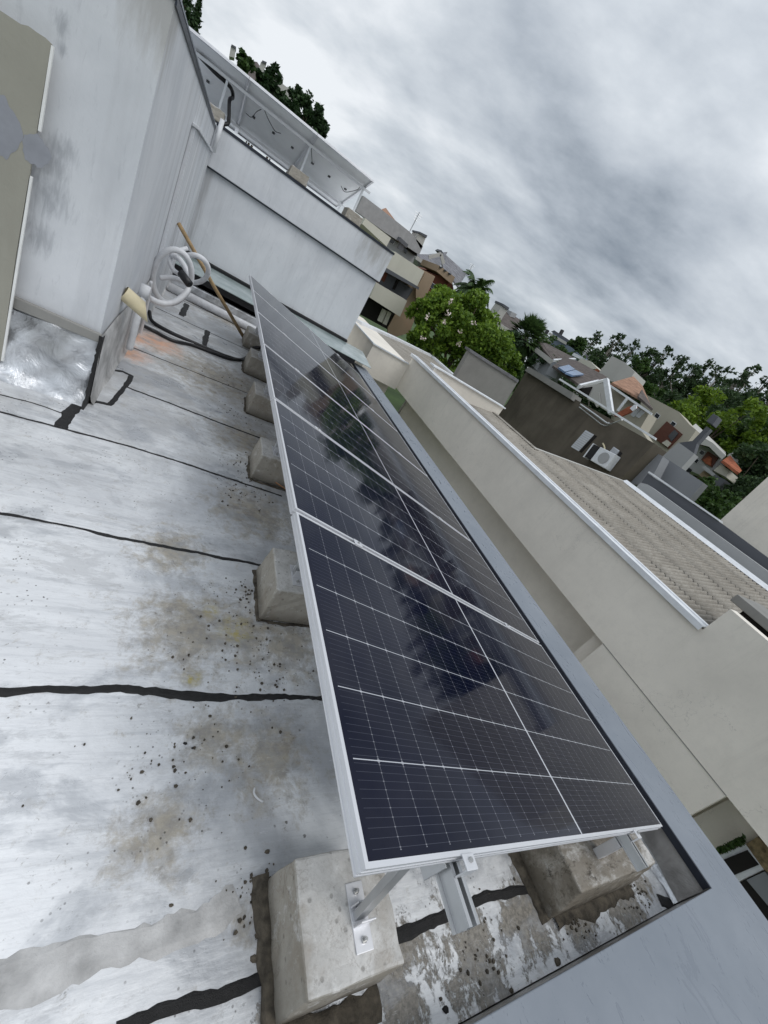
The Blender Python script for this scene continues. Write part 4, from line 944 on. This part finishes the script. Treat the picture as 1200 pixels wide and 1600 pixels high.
# brown tiled house with roof collectors
bh = house('brown tiled house with white gable trims and skylight collectors on the roof', loc=(22, 22, -8))
def p3(pts): return [at(u, v, ax, val) for (u, v, ax, val) in pts]
MB().prism(p3([(862, 574, 'x', 19), (905, 605, 'x', 19), (948, 592, 'x', 24), (900, 566, 'x', 24), (880, 560, 'x', 24)]), (0, 0, .12)).build('roof', M['tile_dark'], bh)
MB().prism(p3([(846, 538, 'x', 22), (864, 566, 'x', 22), (898, 562, 'x', 27), (852, 538, 'x', 27)]), (0, 0, .12)).build('roof', M['tile_dark'], bh)
MB().prism(p3([(838, 535, 'x', 21.5), (846, 538, 'x', 22), (864, 566, 'x', 21.5), (858, 560, 'x', 21)]), (0, 0, .1)).build('roof', M['tile_dark'], bh)
def strip(a, b, wd, name, m, parent, th=.12):
    a = Vector(a); b = Vector(b); return MB().bar(a, b, th, wd, (0, 0, 1)).build(name, m, parent)
strip(at(904, 604, 'x', 18.9), at(947, 593, 'x', 23.9), .24, 'gable_trim', M['white'], bh)
strip(at(864, 564, 'x', 21.4), at(898, 562, 'x', 26), .24, 'gable_trim', M['white'], bh)
strip(at(947, 593, 'x', 18.2), at(955, 646, 'x', 18.2), .22, 'gable_trim', M['white'], bh, .22)
strip(at(837, 546, 'x', 20.9), at(862, 566, 'x', 20.9), .30, 'gable_trim', M['pale'], bh)
face([(825, 552), (838, 545), (862, 565), (880, 568), (862, 592), (850, 590), (822, 570)], 'x', 21.2, .6, 'wall', M['greym'], bh)
winon([(826, 566), (834, 557), (846, 565), (838, 578)], 'x', 21.2, bh, 'shut', 'window')
face([(862, 566), (880, 572), (868, 592), (852, 585)], 'x', 19.8, .3, 'wall', M['greym'], bh)
face([(905, 604), (946, 598), (952, 645), (932, 632), (900, 613)], 'x', 19.6, .5, 'wall', M['pale'], bh)
face([(906, 607), (925, 604), (916, 622), (900, 612)], 'x', 19.5, .08, 'attic_opening', M['void'], bh)
face([(925, 622), (936, 612), (938, 632), (932, 636)], 'x', 19.45, .1, 'attic_wall', M['pale'], bh)
for q in ([(872, 576), (886, 573), (899, 581), (884, 584)], [(884, 585), (899, 581), (911, 587), (893, 589)]):
    pass
o1 = thing('solar_collector', 'pair of blue solar water collectors lying on the brown tiled roof', 'solar collector', at(890, 580, 'x', 20.5))
Pr = at(862, 574, 'x', 19)+Vector((0, 0, .22)); e1_ = at(905, 605, 'x', 19)-at(862, 574, 'x', 19); e2_ = at(948, 592, 'x', 24)-at(905, 605, 'x', 19); nr = e1_.cross(e2_)
for q in ([(871, 576), (887, 572), (897, 579), (881, 583)], [(882, 584), (898, 580), (911, 587), (894, 589)]):
    qs = [onpl(u, v_, Pr, nr) for (u, v_) in q]; MB().prism(qs, (0, 0, .10)).build('glass_sheet', M['collector'], o1)
# blue grey block house
bg_ = house('blue grey clad box house with small flues on the skyline', loc=(38, 45, -4))
face([(856, 528), (864, 520), (886, 535), (882, 552), (893, 556), (900, 562), (872, 556), (858, 543)], 'x', 34, 4, 'wall', M['blueg'], bg_)
face([(861, 518), (866, 516), (889, 531), (885, 537)], 'x', 35, 4, 'upper_wall', M['greyd'], bg_)
strip(at(858, 521, 'x', 33.8), at(885, 537, 'x', 33.8), .25, 'roof_edge', M['pale'], bg_)
face([(884, 538), (892, 542), (912, 560), (905, 572), (882, 555)], 'x', 33, 3, 'wall', M['blueg'], bg_)
face([(893, 555), (897, 551), (912, 559), (908, 562)], 'x', 32, 1, 'roof_edge', M['white'], bg_)
for u, v_ in ((854, 519), (877, 519)):
    a = at(u-2, v_+4, 'x', 35.5); b = at(u+2, v_-3, 'x', 35.5); MB().tube([a, b], .22, 8).build('flue', M['black'], bg_)
face([(840, 530), (848, 524), (854, 528), (850, 540)], 'x', 33, 2, 'wall', M['pale'], bg_)
# pale tower and white gable behind the brown roof
pt = house('pale concrete water tower box rising behind the brown tiled house', 'building', 'building', (27, 24, -6))
MB().prism(p3([(935, 583, 'x', 25), (956, 556, 'x', 25), (976, 566, 'x', 25), (955, 596, 'x', 25)]), (1.5, 0, 0)).build('wall', M['pale'], pt)
MB().prism(p3([(955, 596, 'x', 24.9), (976, 566, 'x', 24.9), (992, 581, 'x', 24.9), (985, 592, 'x', 24.9), (975, 598, 'x', 24.9)]), (1.5, 0, 0)).build('side_wall', M['pale'], pt)
wg = house('small cream gabled roof box left of the pale tower', 'building', 'building', (28, 28, -6))
face([(897, 571), (907, 560), (922, 564), (934, 576), (912, 578)], 'x', 27, 2, 'wall', M['cream_w'], wg)
MB().prism(p3([(926, 580, 'x', 26), (932, 576, 'x', 26), (945, 583, 'x', 26), (938, 588, 'x', 26)]), (2, 0, 0)).build('roof', M['tile_red'], wg)
# rust stained roof house
rh = house('beige house with rust stained tile roof and white gutter', loc=(23, 17, -8))
MB().prism(p3([(954, 600, 'x', 19.5), (988, 590, 'x', 24), (1002, 605, 'x', 24), (1016, 640, 'x', 20), (998, 625, 'x', 19.5)]), (0, 0, .1)).build('roof', M['tile_rust'], rh)
MB().prism(p3([(995, 622, 'x', 19.3), (1001, 611, 'x', 21), (1018, 642, 'x', 19.6)]), (0, 0, .1)).build('hip', M['tile_dark'], rh)
face([(955, 603), (1015, 645), (1000, 670), (1018, 695), (955, 655)], 'x', 20.2, .8, 'wall', M['beige2'], rh)
strip(at(954, 603, 'x', 19.4), at(1018, 647, 'x', 19.4), .10, 'gutter', M['white'], rh)
winon([(985, 648), (995, 636), (1000, 640), (990, 652)], 'x', 20.2, rh, 'shut')
winon([(992, 650), (1002, 640), (1007, 644), (998, 653)], 'x', 20.2, rh, 'shut')
strip(at(981, 621, 'x', 19.3), at(965, 642, 'x', 19.3), .10, 'downpipe', M['white'], rh, .1)
bar_ = house('rusty curved awning panel standing by the white roof edge', 'awning', 'awning', (17, 12, 0))
MB().prism([at(u, v_, 'x', 16) for (u, v_) in ((959, 650), (966, 644), (982, 635), (994, 633), (995, 637), (984, 645), (968, 652))], (.08, 0, 0)).build('panel', M['tile_red'], bar_, bevel=.02)
MB().prism([at(u, v_, 'x', 15.9) for (u, v_) in ((984, 638), (991, 632), (995, 633), (994, 638), (988, 642))], (.05, 0, 0)).build('torn_patch', M['white'], bar_)
# long beige house
lb_ = house('long plain beige house with red brown timber balcony', loc=(28, 16, -8))
face([(1003, 612), (1012, 618), (1060, 643), (1078, 664), (1088, 672), (1068, 700), (1040, 712), (1000, 690), (1000, 640)], 'x', 25, 1.2, 'wall', M['beige2'], lb_)
b_ = face([(1019, 682), (1042, 658), (1066, 678), (1044, 701)], 'x', 24.9, .4, 'balcony', M['redwood'], lb_)
face([(1044, 681), (1054, 671), (1060, 677), (1049, 690)], 'x', 24.85, .2, 'pane', M['pane'], b_)
face([(1034, 692), (1042, 687), (1048, 692), (1042, 698)], 'x', 24.8, .3, 'sill_box', M['cream_w'], lb_)
# white modern house with orange soffit
wm_ = house('white and grey house with orange wooden soffit and red tile hood', loc=(36, 14, -8))
MB().prism(p3([(1070, 676, 'x', 30), (1082, 667, 'x', 33), (1108, 692, 'x', 33), (1128, 712, 'x', 33), (1128, 718, 'x', 30), (1108, 698, 'x', 30), (1090, 693, 'x', 30)]), (0, 0, .3)).build('roof', M['pale'], wm_)
face([(1088, 694), (1108, 700), (1126, 716), (1120, 730), (1100, 745), (1080, 736), (1062, 730), (1078, 712)], 'x', 31, 1.2, 'wall', M['greyw'], wm_)
face([(1095, 718), (1106, 705), (1122, 715), (1112, 730)], 'x', 30.9, .15, 'soffit_recess', M['redwood'], wm_)
face([(1098, 719), (1108, 712), (1112, 716), (1110, 728), (1102, 724)], 'x', 30.8, .12, 'orange_wall', M['tile_red'], wm_)
face([(1062, 733), (1070, 727), (1080, 733), (1074, 740)], 'x', 30.8, .2, 'window', M['pane'], wm_)
face([(1092, 742), (1100, 735), (1112, 743), (1104, 752)], 'x', 30.6, .3, 'ochre_wall', M['tan'], wm_)
face([(1096, 730), (1102, 728), (1118, 741), (1113, 744)], 'x', 30.2, .5, 'canopy_edge', M['greyw'], wm_)
face([(1115, 735), (1126, 725), (1140, 735), (1134, 745)], 'x', 30.5, 1.5, 'porch', M['cream_w'], wm_)
MB().prism(p3([(1126, 722, 'x', 30), (1138, 714, 'x', 32), (1156, 738, 'x', 31), (1152, 742, 'x', 30)]), (0, 0, .15)).build('roof', M['tile_red'], wm_)
MB().prism(p3([(1136, 712, 'x', 33), (1142, 710, 'x', 34), (1157, 723, 'x', 34), (1150, 729, 'x', 33)]), (0, 0, .15)).build('roof', M['pale'], wm_)
face([(1104, 752), (1118, 742), (1134, 750), (1122, 762)], 'x', 29.8, 1.5, 'carport', M['greyd'], wm_)

# houses straight ahead, beyond the far wall corner
bl = house('cream and tan balcony house with dark glazing right of the far wall', loc=(9, 24, -8))
face([(608, 393), (680, 432), (655, 480), (640, 520), (560, 490), (590, 400)], 'y', 22.6, 6, 'wall', M['tan'], bl)
face([(617, 393), (663, 424), (652, 447), (603, 418)], 'y', 21.6, 1.1, 'upper_parapet', M['cream_w'], bl)
g1 = face([(600, 424), (646, 452), (634, 470), (592, 444)], 'y', 22.5, .2, 'glazing', M['greyd'], bl)
face([(603, 418), (655, 449), (654, 453), (601, 424)], 'y', 21.5, 1.0, 'slab_edge', M['greyd'], bl)
face([(594, 436), (600, 424), (606, 428), (600, 441)], 'y', 22.45, .1, 'brick_pier', M['brick'], bl)
for (a_, b_) in (((622, 437), (615, 452)),): strip(at(*a_, 'y', 22.4), at(*b_, 'y', 22.4), .12, 'mullion', M['void'], bl)
face([(588, 442), (636, 470), (625, 495), (578, 465)], 'y', 21.4, 1.1, 'lower_parapet', M['cream_w'], bl)
face([(572, 462), (618, 490), (606, 515), (560, 490)], 'y', 22.5, .1, 'shaded_porch', M['void'], bl)
for (a_, b_) in (((601, 484), (593, 502)), ((608, 487), (600, 506))): strip(at(*a_, 'y', 22.0), at(*b_, 'y', 22.0), .22, 'column', M['cream_w'], bl, .22)
face([(618, 490), (628, 496), (640, 520), (606, 530), (606, 512)], 'y', 22.4, .15, 'wall', M['tan'], bl)
face([(665, 427), (679, 434), (662, 472), (650, 466), (650, 450)], 'y', 22.3, .2, 'side_wall', M['tan'], bl)
rb_ = house('red brown house with a flat tan parapet behind the leafy tree', loc=(14, 30, -8))
face([(676, 428), (706, 436), (712, 470), (690, 500), (655, 470)], 'y', 28, 4, 'wall', M['brick'], rb_)
face([(682, 424), (687, 415), (711, 433), (706, 444)], 'y', 27.5, 3, 'parapet', M['tan'], rb_)
for k in range(3): face([(688+k*7, 416+k*5), (691+k*7, 418+k*5), (690+k*7, 420+k*5), (687+k*7, 418+k*5)], 'y', 27.4, .2, 'window', M['pane'], rb_)
# long grooved grey roof house with chimney
lg = house('long grey sheeted roof house with a square pale chimney', loc=(10, 32, -6))
face([(556, 330), (568, 306), (597, 328), (640, 362), (661, 385), (655, 398), (600, 362)], 'y', 30, .5, 'roof', M['grooved'], lg)
face([(575, 343), (600, 357), (650, 395), (645, 412), (600, 385), (560, 360)], 'y', 30.6, 5, 'wall', M['greyw'], lg)
face([(574, 341), (602, 356), (652, 397), (651, 401), (600, 361), (572, 345)], 'y', 30.3, .25, 'eaves', M['void'], lg)
MB().prism(p3([(597, 328, 'y', 30.6), (603, 326, 'y', 34), (622, 351, 'y', 34), (618, 354, 'y', 30.6)]), (0, .1, .05)).build('brown_gable', M['tile_rust'], lg)
face([(650, 375), (654, 365), (666, 370), (658, 390)], 'y', 30, 1.2, 'chimney', M['pale'], lg)
face([(654, 364), (656, 362), (668, 368), (666, 372)], 'y', 29.9, 1.4, 'chimney_cap', M['greyd'], lg)
winon([(630, 390), (632, 385), (638, 388), (634, 397)], 'y', 30.5, lg)
face([(622, 355), (626, 352), (632, 357), (629, 360)], 'y', 31, 1, 'chimney', M['pale'], lg)
fl = house('dark flue pipe with square cowl before the long grey roof', 'flue', 'flue', (8, 26, 0))
MB().bar(at(625, 390, 'y', 26), at(628, 380, 'y', 26), .3, .3, (0, 1, 0)).build('shaft', M['greyd'], fl); MB().bar(at(627, 381, 'y', 26), at(630, 376, 'y', 26), .6, .5, (0, 1, 0)).build('cowl', M['greyd'], fl)
cw_ = house('low cream wall behind the far coping, right of the concrete block', 'wall', 'boundary_wall', (5, 16, 0))
face([(566, 350), (571, 341), (611, 372), (604, 385)], 'y', 17, 2, 'wall', M['cream_w'], cw_)
sl_ = house('grey slate roof house with a white edged dormer on the skyline', loc=(19, 40, -5))
MB().prism(p3([(649, 400, 'y', 34), (668, 400, 'y', 40), (698, 396, 'y', 42), (684, 424, 'y', 36), (680, 430, 'y', 34)]), (0, 0, .15)).build('roof', M['tile_grey'], sl_)
MB().prism(p3([(688, 394, 'y', 42), (728, 430, 'y', 42), (715, 450, 'y', 38), (690, 420, 'y', 38)]), (0, 0, .15)).build('roof', M['tile_grey'], sl_)
face([(650, 401), (684, 424), (680, 436), (655, 420)], 'y', 36, 3, 'wall', M['greyw'], sl_)
for a_, b_ in (((670, 402), (689, 397)), ((689, 397), (693, 412)), ((650, 402), (682, 425))): strip(at(*a_, 'y', 33.9), at(*b_, 'y', 33.9), .25, 'roof_trim', M['pale'], sl_)
face([(686, 393), (690, 391), (693, 396), (690, 398)], 'y', 41, 1, 'chimney', M['greyd'], sl_)
hb = house('grey house with brown roof and two chimneys between the palms', loc=(27, 36, -6))
MB().prism(p3([(770, 500, 'y', 33), (790, 488, 'y', 38), (818, 506, 'y', 38), (800, 522, 'y', 33)]), (0, 0, .15)).build('roof', M['tile_dark'], hb)
face([(765, 505), (772, 500), (798, 520), (800, 540), (770, 540)], 'y', 33.4, 4, 'wall', M['greym'], hb)
strip(at(767, 500, 'y', 32.8), at(800, 521, 'y', 32.8), .35, 'gutter', M['pale'], hb)
face([(772, 496), (785, 478), (794, 483), (783, 500)], 'y', 33.5, 1.2, 'chimney', M['pale'], hb); face([(785, 478), (787, 475), (796, 481), (794, 485)], 'y', 33.4, 1.4, 'chimney_cap', M['greyd'], hb)
face([(796, 494), (800, 487), (808, 491), (804, 497)], 'y', 37, 1, 'chimney', M['greyw'], hb)
winon([(776, 522), (779, 517), (784, 521), (781, 526)], 'y', 33.4, hb)
# houses peeping over the far array, top left
tl = house('dark tiled roof with two white chimneys above the far array', loc=(-1, 60, -2))
MB().prism(p3([(375, 90, 'y', 55), (402, 97, 'y', 60), (412, 118, 'y', 60), (425, 132, 'y', 58), (400, 145, 'y', 54), (378, 125, 'y', 54)]), (0, .3, 0)).build('roof', M['tile_dark'], tl)
for q in ([(400, 120), (408, 96), (416, 99), (407, 128)], [(358, 88), (361, 71), (368, 75), (366, 90)]):
    f_ = face(q, 'y', 52, 1.2, 'chimney', M['pale'], tl)
face([(409, 97), (410, 94), (417, 97), (416, 100)], 'y', 51.9, 1.4, 'chimney_cap', M['greyd'], tl); face([(361, 72), (362, 69), (369, 73), (368, 76)], 'y', 51.9, 1.4, 'chimney_cap', M['greyd'], tl)
face([(418, 122), (421, 115), (461, 146), (458, 158), (440, 160)], 'y', 58, 3, 'wall', M['pale'], tl)

def antenna(u, v_, ax, val, parent, h=1.2):
    p = at(u, v_, ax, val); b = MB().tube([p, p+Vector((0, 0, h))], .03, 6)
    for k in range(4): b.tube([p+Vector((-.3+.05*k, 0, h-.1-.13*k)), p+Vector((.3-.05*k, 0, h-.1-.13*k))], .014, 5)
    b.build('antenna', M['alug'], parent)
antenna(640, 362, 'y', 30.5, lg); antenna(728, 432, 'y', 41, sl_); antenna(905, 563, 'x', 26, bh, 1.0)
def framed(pts, ax, val, parent, m='pane'):
    c = [sum(p[0] for p in pts)/4, sum(p[1] for p in pts)/4]; big_ = [(c[0]+(p[0]-c[0])*1.22, c[1]+(p[1]-c[1])*1.22) for p in pts]
    f_ = face(big_, ax, val-.05, .04, 'window', M['white'], parent); face(pts, ax, val-.07, .02, 'pane', M[m], f_)
framed([(1046, 664), (1051, 658), (1056, 662), (1051, 668)], 'x', 25, lb_); framed([(1022, 650), (1026, 645), (1031, 649), (1027, 654)], 'x', 25, lb_)
framed([(1092, 708), (1096, 703), (1101, 706), (1097, 711)], 'x', 31, wm_); framed([(1083, 720), (1087, 715), (1092, 719), (1088, 724)], 'x', 31, wm_)
framed([(585, 366), (588, 360), (594, 364), (591, 370)], 'y', 30.6, lg); framed([(608, 378), (611, 373), (617, 377), (614, 382)], 'y', 30.6, lg)
framed([(672, 448), (675, 442), (680, 445), (677, 452)], 'y', 28, rb_)
# ---------------------------------------------------------------- trees and palms
def tree(name, label, cat, base, top, crowns, leaf, nleaf, lsize, bark='bark', group=None, seed=0, r0=.25, shell=.55, asp=.5):
    rnd = random.Random(seed); base = Vector(base)
    t = thing(name, label, cat, base, group)
    b = MB()
    mid = base.lerp(Vector(top), .5)+Vector((rnd.uniform(-.3, .3), rnd.uniform(-.3, .3), 0))
    b.tube(smoothpath([base, mid, Vector(top)], 4), [r0*(1-.6*i/8) for i in range(9)], 8)
    for (c, rx, rz) in crowns:
        s_ = base.lerp(Vector(top), rnd.uniform(.55, .95)); c = Vector(c)
        b.tube(smoothpath([s_, s_.lerp(c, .5)+Vector((0, 0, -.1*rx)), c], 3), [r0*.4*(1-.75*i/6) for i in range(7)], 6)
    b.build('trunk', M[bark], t, smooth=True)
    lb = MB(); tot = sum(rx*rx for (_, rx, _) in crowns)
    for (c, rx, rz) in crowns:
        c = Vector(c); n = int(nleaf*rx*rx/tot)
        subs = []
        for _ in range(max(7, int(12))):
            u = Vector((rnd.gauss(0, 1), rnd.gauss(0, 1), rnd.gauss(0, 1)+.25)).normalized(); subs.append((c+Vector((u.x*rx, u.y*rx, u.z*rz))*rnd.uniform(.55, .95), rx*rnd.uniform(.25, .42)))
        for _ in range(n):
            sc_, sr = rnd.choice(subs); u = Vector((rnd.gauss(0, 1), rnd.gauss(0, 1), rnd.gauss(0, 1))).normalized()
            p = sc_+u*sr*(rnd.random()**shell); leafquad(lb, p, lsize*rnd.uniform(.6, 1.3), rnd, asp)
    lb.build('crown', M[leaf], t)
    return t
# leafy tree beyond the rear wing
def A_(u, v, y): return at(u, v, 'y', y)
cc = [(c_[0], c_[1]*.9, c_[2]*.9) for c_ in [(A_(735, 515, 19), 1.9, 1.5), (A_(700, 490, 19.3), 1.5, 1.2), (A_(765, 540, 18.6), 1.6, 1.2), (A_(680, 520, 19), 1.3, 1.1), (A_(715, 555, 18.6), 1.6, 1.1), (A_(660, 490, 19.6), .8, .6), (A_(690, 470, 20), .8, .6), (A_(745, 480, 19.6), 1.0, .8), (A_(790, 570, 18.4), .9, .7), (A_(660, 535, 19.6), .9, .8)]]
base = A_(735, 515, 19); base.z = -8.5
lt = tree('leafy_tree', 'bright green leafy tree with pale blossoms beyond the neighbour roof', 'tree', base, A_(730, 530, 19), cc, 'leaf', 34000, .10, seed=3, r0=.22, shell=.5, asp=.55)
b = MB(); rnd = random.Random(4)
for (u, v_) in ((693, 502), (718, 520), (700, 490), (660, 530), (705, 470), (740, 505), (717, 538), (775, 560), (667, 495)):
    c = A_(u, v_, 17.6)
    for _ in range(14): leafquad(b, c+Vector((rnd.gauss(0, .06), rnd.gauss(0, .06), rnd.gauss(0, .06))), .05, rnd, .8)
b.build('blossom', M['flower'], lt)
# palms
def palm(name, label, base, top, n, length, droop, fan, seed, wd=.16):
    rnd = random.Random(seed); t = thing(name, label, 'palm tree', base)
    base = Vector(base); top = Vector(top)
    tb = MB(); tb.tube(smoothpath([base, base.lerp(top, .5)+Vector((.1, 0, 0)), top], 6), [.22-.004*i for i in range(13)], 10); tb.build('trunk', M['bark_pale'], t, smooth=True)
    b = MB()
    for k in range(n):
        az = k*2.399+rnd.uniform(-.2, .2); el_ = math.radians(78-(k/n)*(95+droop)+rnd.uniform(-8, 8)); Lh = length*rnd.uniform(.8, 1.1)
        d = Vector((math.cos(az)*math.cos(el_), math.sin(az)*math.cos(el_), math.sin(el_))); side = Vector((-math.sin(az), math.cos(az), 0))
        if fan:
            st_ = top+d*Lh*.45; b.tube([top, st_], .012, 4)
            upv = side.cross(d)
            for j in range(-9, 10):
                a_ = j*.13; e_ = (d*math.cos(a_)+side*math.sin(a_)+upv*(-.12*abs(j)/9)).normalized(); ln = Lh*.55*(1-.25*abs(j)/9)
                tip = st_+e_*ln; tip.z -= ln*.22*rnd.random(); m_ = st_+e_*ln*.55; w_ = e_.cross(upv).normalized()*.05
                k0 = len(b.v); b.v += [tuple(st_), tuple(m_-w_), tuple(tip), tuple(m_+w_)]; b.f.append((k0, k0+1, k0+2, k0+3))
        else:
            prev = top; dd = d.copy(); segs = 14
            for s_ in range(segs):
                nx_ = prev+dd*Lh/segs
                for sd_ in (-1, 1):
                    for q in range(3):
                        o_ = prev.lerp(nx_, q/3); ll = Lh*.27*math.sin(math.pi*min(1, (s_+1.5)/(segs+1)))**.6
                        tip = o_+(side*sd_*.85+dd*.45+Vector((0, 0, -.35-rnd.random()*.4))).normalized()*ll; w_ = dd*.045
                        k0 = len(b.v); b.v += [tuple(o_-w_), tuple(o_+w_), tuple(tip)]; b.f.append((k0, k0+1, k0+2))
                prev = nx_; dd = (dd+Vector((0, 0, -.11-.035*s_*.3))).normalized()
    b.build('crown', M['frond'], t); return t
tp = at(738, 462, 'y', 27); palm('feather_palm', 'tall feathery palm rising behind the leafy tree', (tp.x, tp.y, -7), tp, 90, 1.75, 60, False, 5)
tp = at(822, 527, 'y', 27); palm('fan_palm', 'round headed fan palm left of the brown tiled house', (tp.x, tp.y, -7), tp, 110, 1.75, 55, True, 6)
# eucalyptus belt on the right skyline
eg = 'tall eucalyptus trees on the skyline'
sky_pts = [(900, 560, 66), (925, 537, 66), (955, 545, 62), (985, 552, 60), (1005, 566, 64), (1030, 562, 58), (1055, 580, 56), (1075, 590, 60), (1098, 586, 54), (1120, 594, 52), (1145, 602, 54), (1168, 596, 50), (1192, 606, 48), (1222, 610, 46), (1255, 630, 48), (1290, 650, 46), (1080, 620, 68), (1140, 640, 66), (1190, 650, 62), (1020, 600, 74)]
rnd = random.Random(21)
for k, (u, v_, yv) in enumerate(sky_pts):
    r = ray(u, v_); dist = 72+rnd.uniform(-8, 10); P = r.normalized()*dist; P.z += 1.6
    H = P.z-gz(P.x, P.y); base = Vector((P.x, P.y, gz(P.x, P.y)))
    crs = []
    for j in range(22):
        f_ = 1-.72*(j/21)**1.1; rad = (.75+1.5*min(1, (1-f_)*2.2))*rnd.uniform(.65, 1.15)
        a_ = rnd.uniform(0, 6.3); off = rnd.uniform(.3, 1)*(.5+4.2*min(1, (1-f_)*2.2))
        crs.append((base+Vector((math.cos(a_)*off, math.sin(a_)*off, H*f_)), rad, rad*.55))
    side = ('at the left end', 'in the middle', 'at the right end')[0 if u < 990 else 1 if u < 1110 else 2]
    tree('eucalyptus_tree', 'dark eucalyptus of the far belt %s, all alike against the sky' % side, 'tree', base, base+Vector((0, 0, H*.93)), crs, 'leaf_euc', 12000, .18, 'bark_pale', eg+' '+side, 100+k, .28, .6, .5)
# lower dark and lime trees in front of the belt
for k, (u, v_, dd, rx, lf, lb) in enumerate(((1085, 655, 44, 2.6, 'leaf_lime', 'lime green tree just behind the dark chimney'), (1125, 668, 42, 3.0, 'leaf_lime', 'yellow green tree crown right of the dark chimney'), (1160, 695, 40, 2.8, 'leaf_lime', 'lime green tree above the red tile hood'),
    (1195, 690, 42, 2.8, 'leaf_mid', 'mid green tree at the right edge above the dark thicket'), (1188, 748, 36, 2.0, 'leaf_euc', 'dark tree below the lime trees at the right'), (1170, 780, 32, 1.6, 'leaf_euc', 'dark tree beside the beige wall edge'), (1126, 790, 26, 1.1, 'leaf_mid', 'green bush beside the grey house and its white edge'),
    (1095, 790, 24, 1.2, 'leaf_mid', 'olive green shrub at the foot of the grey box'), (1010, 600, 48, 2.0, 'leaf_mid', 'small green tree peeping over the long beige house'), (895, 548, 50, 1.6, 'leaf_mid', 'small green tree beside the blue grey house'), (1195, 720, 38, 2.4, 'leaf_euc', 'dark tree cut by the right edge of the picture'),
    (1140, 700, 50, 3.0, 'leaf_euc', 'dark tree between the lime crowns and the belt'), (1060, 640, 55, 3.0, 'leaf_euc', 'dark tree rising behind the long beige house'), (1110, 640, 58, 3.4, 'leaf_euc', 'dark tree behind the chimney cowl'), (1170, 655, 56, 3.6, 'leaf_euc', 'broad dark tree under the belt at the right'))):
    P = ray(u, v_).normalized()*dd; g0 = gz(P.x, P.y); rnd = random.Random(300+k)
    crs = [(P+Vector((rnd.gauss(0, .5)*rx, rnd.gauss(0, .5)*rx, rnd.uniform(-1.1, .5)*rx)), rx*rnd.uniform(.4, .65), rx*rnd.uniform(.35, .5)) for _ in range(8)]
    tree('round_tree', lb, 'tree', (P.x, P.y, g0), P, crs, lf, 9000 if rx > 2 else 6000, .11 if dd < 34 else .17, seed=400+k, r0=.2, shell=.5)
for k, (u, v_, dd, rx, lf, lb) in enumerate(((806, 585, 24, 1.3, 'leaf_mid', 'small dark green bush between the raw wall and the olive house'), (832, 560, 34, 1.6, 'leaf_dark', 'dark shrub below the fan palm'), (850, 548, 44, 2.0, 'leaf_mid', 'shrub right of the fan palm behind the brown roof'), (790, 535, 30, 1.5, 'leaf_dark', 'dark shrub between the leafy tree and the fan palm'), (640, 470, 34, 1.5, 'leaf_dark', 'dark shrub beside the tan house behind the leafy tree'))):
    P = ray(u, v_).normalized()*dd; g0 = gz(P.x, P.y); rnd = random.Random(700+k)
    crs = [(P+Vector((rnd.gauss(0, .5)*rx, rnd.gauss(0, .5)*rx, rnd.uniform(-1.3, .2)*rx)), rx*rnd.uniform(.4, .65), rx*rnd.uniform(.35, .5)) for _ in range(8)]
    tree('shrub', lb, 'shrub', (P.x, P.y, g0), P, crs, lf, 6000, .12, seed=720+k, r0=.12, shell=.5)
# conifers and hedge at the top left
def conifer(label, u, v_, yv, rx, h, seed, base_drop=9):
    P = at(u, v_, 'y', yv); rnd = random.Random(seed)
    t = thing('conifer', label, 'tree', (P.x, P.y, P.z-h-3), 'conifers on the upper left skyline')
    MB().tube([(P.x, P.y, P.z-h-3), P], [.25, .03], 8).build('trunk', M['bark'], t)
    b = MB()
    for _ in range(int(5200)):
        f_ = rnd.random()**.7; a_ = rnd.choice([k*.9 for k in range(7)])+rnd.gauss(0, .25)+f_*6; rr_ = rx*f_*rnd.uniform(.3, 1)*(.75+.25*math.sin(a_*3+f_*20))
        p = P+Vector((math.cos(a_)*rr_, math.sin(a_)*rr_, -h*f_+rr_*.35)); leafquad(b, p, .16, rnd, .35)
    b.build('crown', M['leaf_dark'], t); return t
conifer('dark spiky conifer at the very top beside the left wall', 300, -40, 38, 3.4, 10, 1)
conifer('dark conifer right of the first at the top edge', 314, -5, 36, 2.4, 8, 2)
for k, (u, v_, rx, lb) in enumerate(((372, 98, 1.0, 'light green shrub beside the left white chimney'), (430, 135, 1.3, 'dark green hedge tree beside the second white chimney'), (455, 155, 1.4, 'dark hedge tree in the middle of the hedge over the array'), (478, 172, 1.7, 'tallest dark hedge tree over the array'), (494, 192, 1.0, 'last dark hedge tree at the right end of the array hedge'), (415, 128, .8, 'small hedge tree below the second white chimney'))):
    P = at(u, v_, 'y', 40); rnd = random.Random(500+k); g0 = -3
    crs = [(P+Vector((rnd.gauss(0, .4)*rx, rnd.gauss(0, .4)*rx, rnd.uniform(-1.2, .3)*rx)), rx*rnd.uniform(.4, .6), rx*rnd.uniform(.4, .6)) for _ in range(7)]
    tree('hedge_tree', lb, 'tree', (P.x, P.y, g0), P, crs, 'leaf_mid' if k == 0 else 'leaf_dark', 5000, .14, seed=520+k, r0=.12, shell=.5)
